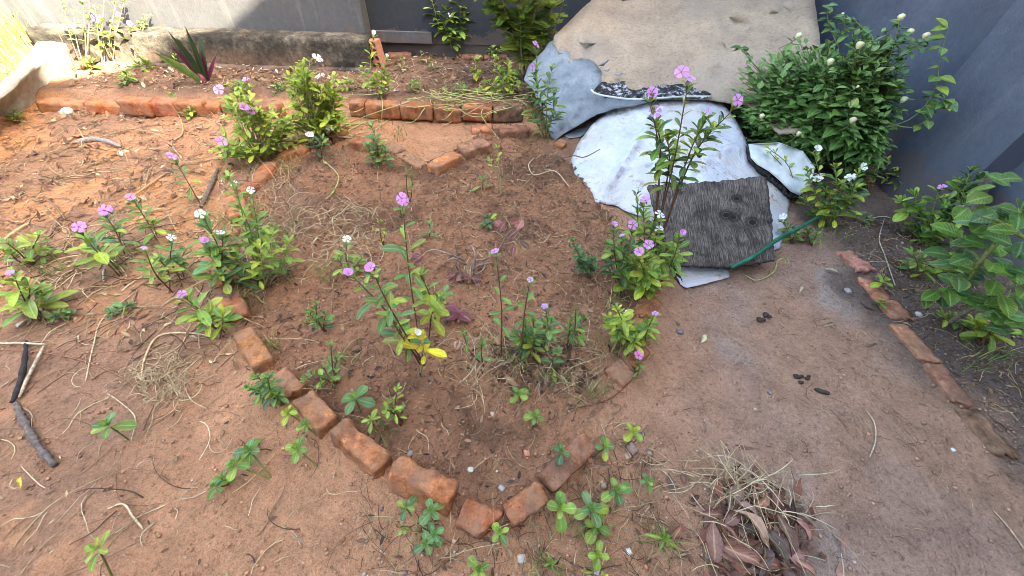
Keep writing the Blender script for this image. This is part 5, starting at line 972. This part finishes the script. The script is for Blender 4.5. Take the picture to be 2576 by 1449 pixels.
GRZ = np.array([(-6., 1.2)]+[(q[0]-.08, q[1]) for q in KO]+[(KO[-1][0]-.1, (3.86+(KO[-1][0]-.1)*math.sin(TH))/math.cos(TH)), (-6., 3.2)])
tinted('grass', *join(blades(ground_pts(6500, GRZ), .08, .30, .007, [(.24, .27, .05), (.33, .32, .09), (.42, .36, .15), (.16, .22, .04)], .8), strands(ground_pts(700, GRZ), .1, .4, .004, 1.2, PALE, 8, .05, True)))
ON = []
for (cx, cy, n, s) in [(620, 620, 90, 70), (300, 660, 60, 80), (450, 680, 60, 70), (700, 600, 70, 60), (620, 750, 50, 40), (1150, 260, 60, 70), (1250, 250, 60, 50), (760, 340, 50, 60), (600, 700, 60, 60), (700, 680, 60, 50), (580, 560, 40, 40), (690, 870, 25, 25), (870, 900, 30, 40), (960, 1080, 25, 30), (1300, 920, 60, 60), (1400, 950, 40, 50), (1560, 760, 60, 50), (1560, 880, 50, 40), (1500, 1000, 30, 40), (1480, 1330, 50, 50), (1660, 1370, 25, 30), (1060, 1340, 25, 30), (940, 300, 40, 40), (1000, 340, 40, 40), (720, 420, 40, 40), (2080, 600, 50, 50), (2350, 680, 50, 70), (2500, 780, 80, 60), (300, 640, 40, 60), (120, 680, 40, 60), (680, 1000, 25, 30), (1250, 880, 30, 40), (820, 700, 30, 40), (1380, 1430, 30, 40), (2480, 900, 60, 60)]:
    for k in range(n): ON.append(GG(cx+random.gauss(0, s*.5), cy+random.gauss(0, s*.35))[:2])
ON = np.array(ON); tinted('grass_tufts', *blades(ON, .02, .09, .0035, [(.12, .19, .04), (.2, .25, .06), (.33, .31, .13), (.09, .14, .04)], 1.3))
tinted('dry_stems', *join(blades(ground_pts(420, HEART), .03, .13, .0022, TAN+BRN+[(.25, .27, .1)], 1.6), blades(ground_pts(160, LEFTM), .03, .12, .0022, TAN+[(.25, .27, .1)], 1.6), blades(ground_pts(90, FRONT), .02, .08, .002, TAN+BRN, 1.5), blades(ground_pts(170, WP([(560, 420), (760, 400), (760, 720), (560, 720)])), .04, .15, .0024, TAN+[(.25, .27, .1)], 1.4), blades(ground_pts(110, WP([(1480, 640), (1660, 640), (1620, 920), (1480, 920)])), .03, .13, .0024, TAN+[(.22, .27, .08)], 1.4)))
# leaf heap with straw on top
random.seed(17); hc = GG(1880, 1320)
def big_leaf_mesh(curl, bend, tw):
    v = []; f = []; uv = []; n = 10; ac = 4; pr = [.03, .12, .24, .33, .38, .38, .33, .24, .12, .01]
    for i in range(n):
        t = i/(n-1)
        for j in range(ac+1):
            s = j/ac*2-1; ang = s*curl; rr = pr[i]*.5; xx = math.sin(ang)/max(curl, .01)*rr; zz = (1-math.cos(ang))/max(curl, .01)*rr+bend*math.sin(t*math.pi)*.3+.02*math.sin(i*2.1+j)
            q = tw*(t-.5); v.append((xx*math.cos(q)-zz*math.sin(q), t-.5, zz*math.cos(q)+xx*math.sin(q))); uv.append((j/ac, t))
    for i in range(n-1):
        for j in range(ac): a = i*(ac+1)+j; f.append((a, a+1, a+ac+2, a+ac+1))
    me = mesh('dry_leaf', v, f, uv, True); me.materials.append(M['deadleaf']); return me
M['deadleaf'] = m_leaf('dead_leaf', .6, .05, True, False)
DL = [big_leaf_mesh(c, b, t) for c, b, t in ((.6, .35, .5), (1.6, .7, 1.0), (2.2, -.6, -.9), (2.7, .5, 1.4), (1.2, .9, -1.2))]
RED = [(.28, .115, .075), (.34, .15, .10), (.22, .105, .075), (.17, .09, .065), (.36, .2, .14), (.12, .07, .055), (.3, .2, .14)]
heap = [(1795, 1368, 90, 95), (1865, 1400, 110, -35), (1930, 1310, 95, -55), (1985, 1295, 80, 80), (1890, 1330, 85, -45), (1850, 1250, 75, 60), (1790, 1300, 80, -12), (1845, 1205, 60, 40), (1800, 1215, 50, -35), (1900, 1395, 90, 100), (1940, 1370, 100, -60), (1970, 1345, 90, -70), (1880, 1370, 80, 20), (1830, 1340, 70, -60), (1960, 1260, 70, 95), (1990, 1390, 80, -50), (1920, 1420, 90, -20), (1860, 1440, 90, 10), (1945, 1290, 70, -80), (1910, 1265, 60, 70), (1840, 1310, 60, 30), (2010, 1330, 60, -60), (1955, 1430, 90, 60), (1800, 1430, 80, -40), (1875, 1290, 60, -20), (1900, 1345, 75, -30), (2020, 1430, 60, -45), (1965, 1400, 80, 85)]
hl = ['broad red-brown dry leaf at the left foot of the leaf heap', 'longest reddish dry leaf at the front of the leaf heap', 'dark leaf slanting across the right half of the leaf heap', 'upright crumpled dry leaf at the right side of the leaf heap', 'slanting brown leaf in the centre of the leaf heap', 'reddish leaf under the straw in the upper left of the heap', 'long curled dry leaf sticking out left from the leaf heap', 'reddish dry leaf at the very top of the leaf heap', 'small reddish dry leaf at the heap\'s upper left',
'upright leaf in the front middle of the leaf heap', 'dark leaf in the front right quarter of the leaf heap', 'rolled dark leaf right of the heap\'s centre', 'level brown leaf just left of the heap\'s centre', 'steep leaf between the broad left leaf and the heap\'s centre', 'upright leaf right of the straw on the leaf heap', 'leaf at the heap\'s lower right corner', 'nearly level leaf at the heap\'s front edge', 'front leaf cut by the bottom edge left of the heap\'s middle', 'rolled leaf just behind the heap\'s right centre', 'leaf poking from under the straw\'s right side', 'small leaf left of centre under loose straws', 'outermost leaf on the right flank of the heap', 'front leaf cut by the bottom edge right of the heap\'s middle', 'leaf at the heap\'s lower left corner', 'short leaf directly below the straw on the heap', 'slanting leaf below the heap\'s centre', 'single leaf lying off the heap\'s lower right', 'upright leaf in the lower right of the heap']
for i, (x_, y_, L_, an) in enumerate(heap):
    d_ = math.hypot((x_-1900)/140., (y_-1340)/130.); g = GG(x_, y_); p = G(x_, y_, g[2]+max(.014, .045*(1-d_*d_))+random.uniform(0, .018)); e1 = G(x_+math.cos(math.radians(an))*40, y_-math.sin(math.radians(an))*40, p[2]); d = e1-p; d[2] = random.uniform(-.25, .3)*np.linalg.norm(d)
    o = obj('dry_leaf', DL[i % 5], None, None, jit(random.choice(RED), .15), frame(p, d, (random.uniform(-.5, .5), random.uniform(-.5, .5), 1), tuple([L_*mpp(p)*1.2]*3)))
    tag(o, hl[i], 'leaf', 'dry leaves of the swept heap')
q = rng.normal(0, 1, (110, 2))*np.array([.06, .04])+GG(1875, 1245)[:2]; q2 = rng.normal(0, 1, (45, 2))*np.array([.085, .08])+GG(1870, 1330)[:2]; q3 = rng.normal(0, 1, (14, 2))*np.array([.04, .03])+GG(1740, 1205)[:2]
za = np.concatenate([.02+.045*rng.uniform(0, 1, 110), .03+.05*rng.uniform(0, 1, 45), .006*np.ones(14)]); tinted('straw_heap', *strands(np.concatenate([q, q2, q3]), .05, .19, .0017, .6, PALE+PALE+TAN, 7, .012, False, za))
hv, hf, ht = flakes(rng.normal(0, 1, (150, 2))*np.array([.085, .085])+GG(1905, 1345)[:2], .025, .07, RED, .008)
rr_ = np.hypot(hv[:, 0]-GG(1905, 1345)[0], hv[:, 1]-GG(1905, 1345)[1]); hv[:, 2] += .035*np.clip(1-(rr_/.17)**2, 0, 1)*np.repeat(rng.uniform(.1, 1, 150), 15); tinted('heap_leaf_fragments', hv, hf, ht)
# single fallen leaves, stones, clods and sticks
for (x_, y_, L_, an, c, k, lb) in [(1770, 852, 34, 60, (.5, .47, .25), 0, 'single pale yellow-green leaf lying flat on the path'), (2010, 728, 34, 100, (.4, .31, .2), 4, 'crumpled tan leaf on the path below the plywood'), (2093, 682, 34, -20, (.33, .27, .17), 0, 'round dull tan leaf in straw by the right-hand brick row'), (2083, 822, 44, -5, (.26, .18, .1), 1, 'flat brown leaf on the grey part of the path'), (750, 1357, 48, -40, (.55, .45, .31), 3, 'pale curled dry leaf on bare soil below the left bricks'), (55, 1213, 36, 75, (.6, .5, .06), 1, 'yellow fallen leaf near the left edge'), (1702, 1342, 62, 75, (.25, .09, .06), 4, 'red-brown dry leaf left of the leaf heap'), (1955, 642, 36, 20, (.42, .24, .13), 3, 'tan curled leaf below the green stake'), (1720, 1395, 40, 10, (.35, .27, .2), 2, 'pale dry leaf left of the heap near the bottom'), (1200, 430, 44, -60, (.38, .27, .22), 2, 'grey-pink dry leaf in the upper right of the heart'), (2185, 770, 40, -30, (.1, .065, .05), 2, 'dark rotten leaf beside the right-hand bricks'), (2190, 870, 40, 5, (.22, .14, .09), 3, 'small brown leaf on the path toward the right')]:
    g = GG(x_, y_); p = G(x_, y_, g[2]+(.012 if x_ != 1010 else .10)); e1 = G(x_+math.cos(math.radians(an))*30, y_-math.sin(math.radians(an))*30, p[2]); o = obj('fallen_leaf', DL[k], None, None, c, frame(p, e1-p, (random.uniform(-.2, .2), random.uniform(-.2, .2), 1), tuple([L_*mpp(p)]*3))); tag(o, lb, 'leaf', 'single fallen leaves')
def stone(x_, y_, r, c, lb, flat=.6, name='stone', cat='stone', group='loose stones'):
    s = random.randrange(999); v, f = brick_geo(2, 1.7, 1.4*flat, s, 4, 4, 3, .55, .25); g = GG(x_, y_); R_ = r*mpp(g); o = obj(name, mesh('stone', np.array(v)*R_, f, smooth=True), M['stone'], None, c); o.matrix_basis = Matrix.Translation(g+np.array([0, 0, R_*.3])) @ Matrix.Rotation(random.uniform(0, 6), 4, 'Z'); tag(o, lb, cat, group)
for a in [(1312, 1406, 12, (.42, .35, .28), 'round pale stone near the bottom edge'), (1582, 1388, 8, (.62, .56, .48), 'white stone left of the leaf heap near the bottom'), (1590, 1130, 14, (.28, .19, .14), 'brown pebble under the yellowing seedling'), (1578, 1148, 9, (.4, .26, .17), 'orange-brown pebble below the brown one'), (1262, 1228, 8, (.3, .3, .29), 'small grey stone behind the rough short brick'), (1032, 1142, 8, (.24, .21, .19), 'flat grey stone inside the heart\'s lower left'), (1184, 1182, 8, (.5, .42, .34), 'white flake of stone in the heart near its point'), (2396, 1132, 6, (.55, .55, .54), 'white chip on the dark soil toward the right edge'), (1935, 987, 6, (.2, .19, .19), 'blue-grey pebble on the path'), (1710, 835, 8, (.16, .15, .15), 'dark grey stone at the path\'s left side'), (1790, 1408, 16, (.2, .18, .15), 'grey-green stone at the leaf heap\'s left foot'), (1325, 1140, 9, (.45, .2, .11), 'orange brick chip inside the heart'), (2310, 792, 8, (.45, .4, .34), 'pale stone beside the right-hand bricks'), (2132, 733, 9, (.26, .23, .2), 'grey stone at the path end of the right-hand row'), (315, 388, 12, (.55, .45, .33), 'pale stone on orange soil below the bark strip'), (172, 284, 15, (.5, .46, .4), 'pale rough stone before the back row at left'), (55, 817, 9, (.42, .35, .28), 'pale stone below the low bushy periwinkle'), (1150, 870, 12, (.4, .25, .18), 'pink-brown pebble in the heart left of the dead grass')]: stone(*a)
for (x_, y_), lb in [((1918, 800), 'cluster of dark droppings in the middle of the path'), ((2015, 955), 'second cluster of dark droppings nearer the viewer')]:
    t = thing('droppings', GG(x_, y_), lb, 'droppings', 'dark droppings on the path')
    for k in range(7):
        g = GG(x_+random.uniform(-18, 18), y_+random.uniform(-10, 10)); v, f = brick_geo(2, 1.6, 1.5, k+7, 4, 4, 3, .6, .3); o = obj('pellet', mesh('pellet', np.array(v)*random.uniform(.006, .010), f, smooth=True), M['stone'], t, (.05, .035, .028)); o.location = g+np.array([0, 0, .008])-np.array(t.location)
def gtube(name, P_, R_, col, lb, cat, group=None, lift=.006, k=6, rough_=0., zs=None):
    W_ = []
    for i, (a, b_) in enumerate(P_): g = GG(a, b_); W_.append(G(a, b_, g[2]+(lift if zs is None else zs[i])))
    n = 7*len(P_); W_ = catmull(W_, n); return tag(tube(name, W_, [R_*(1-.4*abs(2*i/n-1)**3)*(1+rough_*random.uniform(-1, 1)) for i in range(n)], M['bark'], None, k, None, col), lb, cat, group)
gtube('charred_stick', [(66, 858), (60, 920), (42, 985), (30, 1012)], .0075, (.035, .03, .03), 'black charred stick standing out at the left edge', 'stick', None, .02, 7, .25)
gtube('charred_stick', [(38, 1010), (60, 1060), (95, 1120), (138, 1170)], .0105, (.13, .105, .09), 'split grey and black stick lying below the charred one at left', 'stick', None, .014, 7, .3)
gtube('pale_stick', [(112, 868), (90, 910), (65, 960), (48, 1000)], .0055, (.45, .36, .25), 'pale barkless stick beside the charred one', 'stick', None, .014, 6, .1)
gtube('pale_stick', [(-20, 864), (50, 863), (114, 866)], .004, (.5, .42, .3), 'thin pale stick lying across the top of the charred one', 'stick', None, .02, 6, .1)
gtube('bark_strip', [(188, 358), (230, 350), (270, 356), (303, 368)], .016, (.27, .23, .2), 'curved grey bark strip on orange soil at upper left', 'bark', None, .012, 7, .15)
gtube('bark_strip', [(548, 425), (535, 455), (520, 490), (505, 520)], .012, (.16, .12, .09), 'dark crumpled bark strip left of the heart\'s upper left bricks', 'bark', None, .02, 7, .3)
gtube('reed_stalk', [(170, 672), (215, 655), (270, 645)], .007, (.5, .33, .15), 'flat golden reed stalk among the left periwinkles', 'stalk', 'dry reed stalks', .015)
gtube('reed_stalk', [(340, 490), (380, 462), (410, 440)], .006, (.42, .25, .12), 'golden-brown reed stalk above the left periwinkles', 'stalk', 'dry reed stalks', .012)
gtube('reed_stalk', [(0, 612), (40, 580), (75, 560)], .006, (.52, .38, .2), 'bent reed stalk at the left edge', 'stalk', 'dry reed stalks', .015)
gtube('dark_stub', [(2050, 978), (2068, 985), (2086, 990)], .008, (.06, .045, .035), 'short dark twig stub with a pale end on the path', 'twig', None, .008)
for P_, R_, c, lb in [([(2150, 560), (2215, 545), (2240, 548)], .003, (.5, .44, .33), 'pale root end by the house wall'), ([(2225, 550), (2212, 600), (2225, 640), (2252, 718)], .0026, (.42, .37, .28), 'long thin pale stem hanging beside the right-hand bricks'), ([(1870, 690), (1905, 705), (1945, 685), (1958, 655), (1980, 650), (1975, 665)], .0034, (.42, .4, .13), 'looped yellow-green stem below the plywood corner'), ([(2178, 1030), (2200, 1065), (2202, 1110), (2188, 1150)], .002, (.5, .42, .3), 'single thin curved straw on the right of the path'), ([(2500, 1285), (2540, 1330), (2590, 1400)], .0022, (.45, .32, .2), 'straight reddish straw in the lower right corner'), ([(545, 850), (480, 838), (400, 845), (365, 900), (355, 960)], .0036, (.5, .36, .2), 'long bent pale root on bare soil left of the pinkish brick'), ([(0, 880), (90, 885), (200, 905), (310, 950), (360, 1000)], .0025, (.26, .13, .08), 'long thin reddish vine across the left soil'), ([(345, 730), (260, 800), (235, 870), (215, 960)], .0026, (.5, .4, .26), 'long straight pale stalk on the left soil'), ([(1590, 955), (1540, 1000), (1480, 1020), (1430, 1030)], .002, (.2, .05, .04), 'thin red stem crossing the heart\'s right bricks'), ([(440, 260), (460, 330), (430, 360), (455, 385)], .0045, (.42, .29, .17), 'coiled dry root on orange soil before the back row'), ([(480, 320), (500, 360), (550, 380)], .003, (.4, .28, .17), 'forked dry twig left of the spreading bush'), ([(270, 990), (300, 1010), (340, 1050), (330, 1110)], .002, (.5, .4, .25), 'crooked straw near the lone seedling at lower left'), ([(270, 1280), (310, 1268), (335, 1300), (360, 1330)], .003, (.55, .44, .27), 'small bundle of bent straw on bare soil at lower left')]:
    gtube('root', P_, R_, c, lb, 'root', 'single roots and stalks on the soil', .008, 5)
gtube('root', [(1432, 470), (1395, 430), (1345, 440), (1330, 415), (1345, 395)], .0034, (.5, .4, .25), 'looped pale root in the soil left of the white tarp', 'root', 'single roots and stalks on the soil', .02, 5)
gtube('root', [(1395, 405), (1440, 392), (1470, 395), (1510, 375)], .0032, (.12, .08, .055), 'thin dark vine lying over the tarp\'s left edge', 'root', 'single roots and stalks on the soil', .02, 5, 0., [.02, .06, .11, .16])
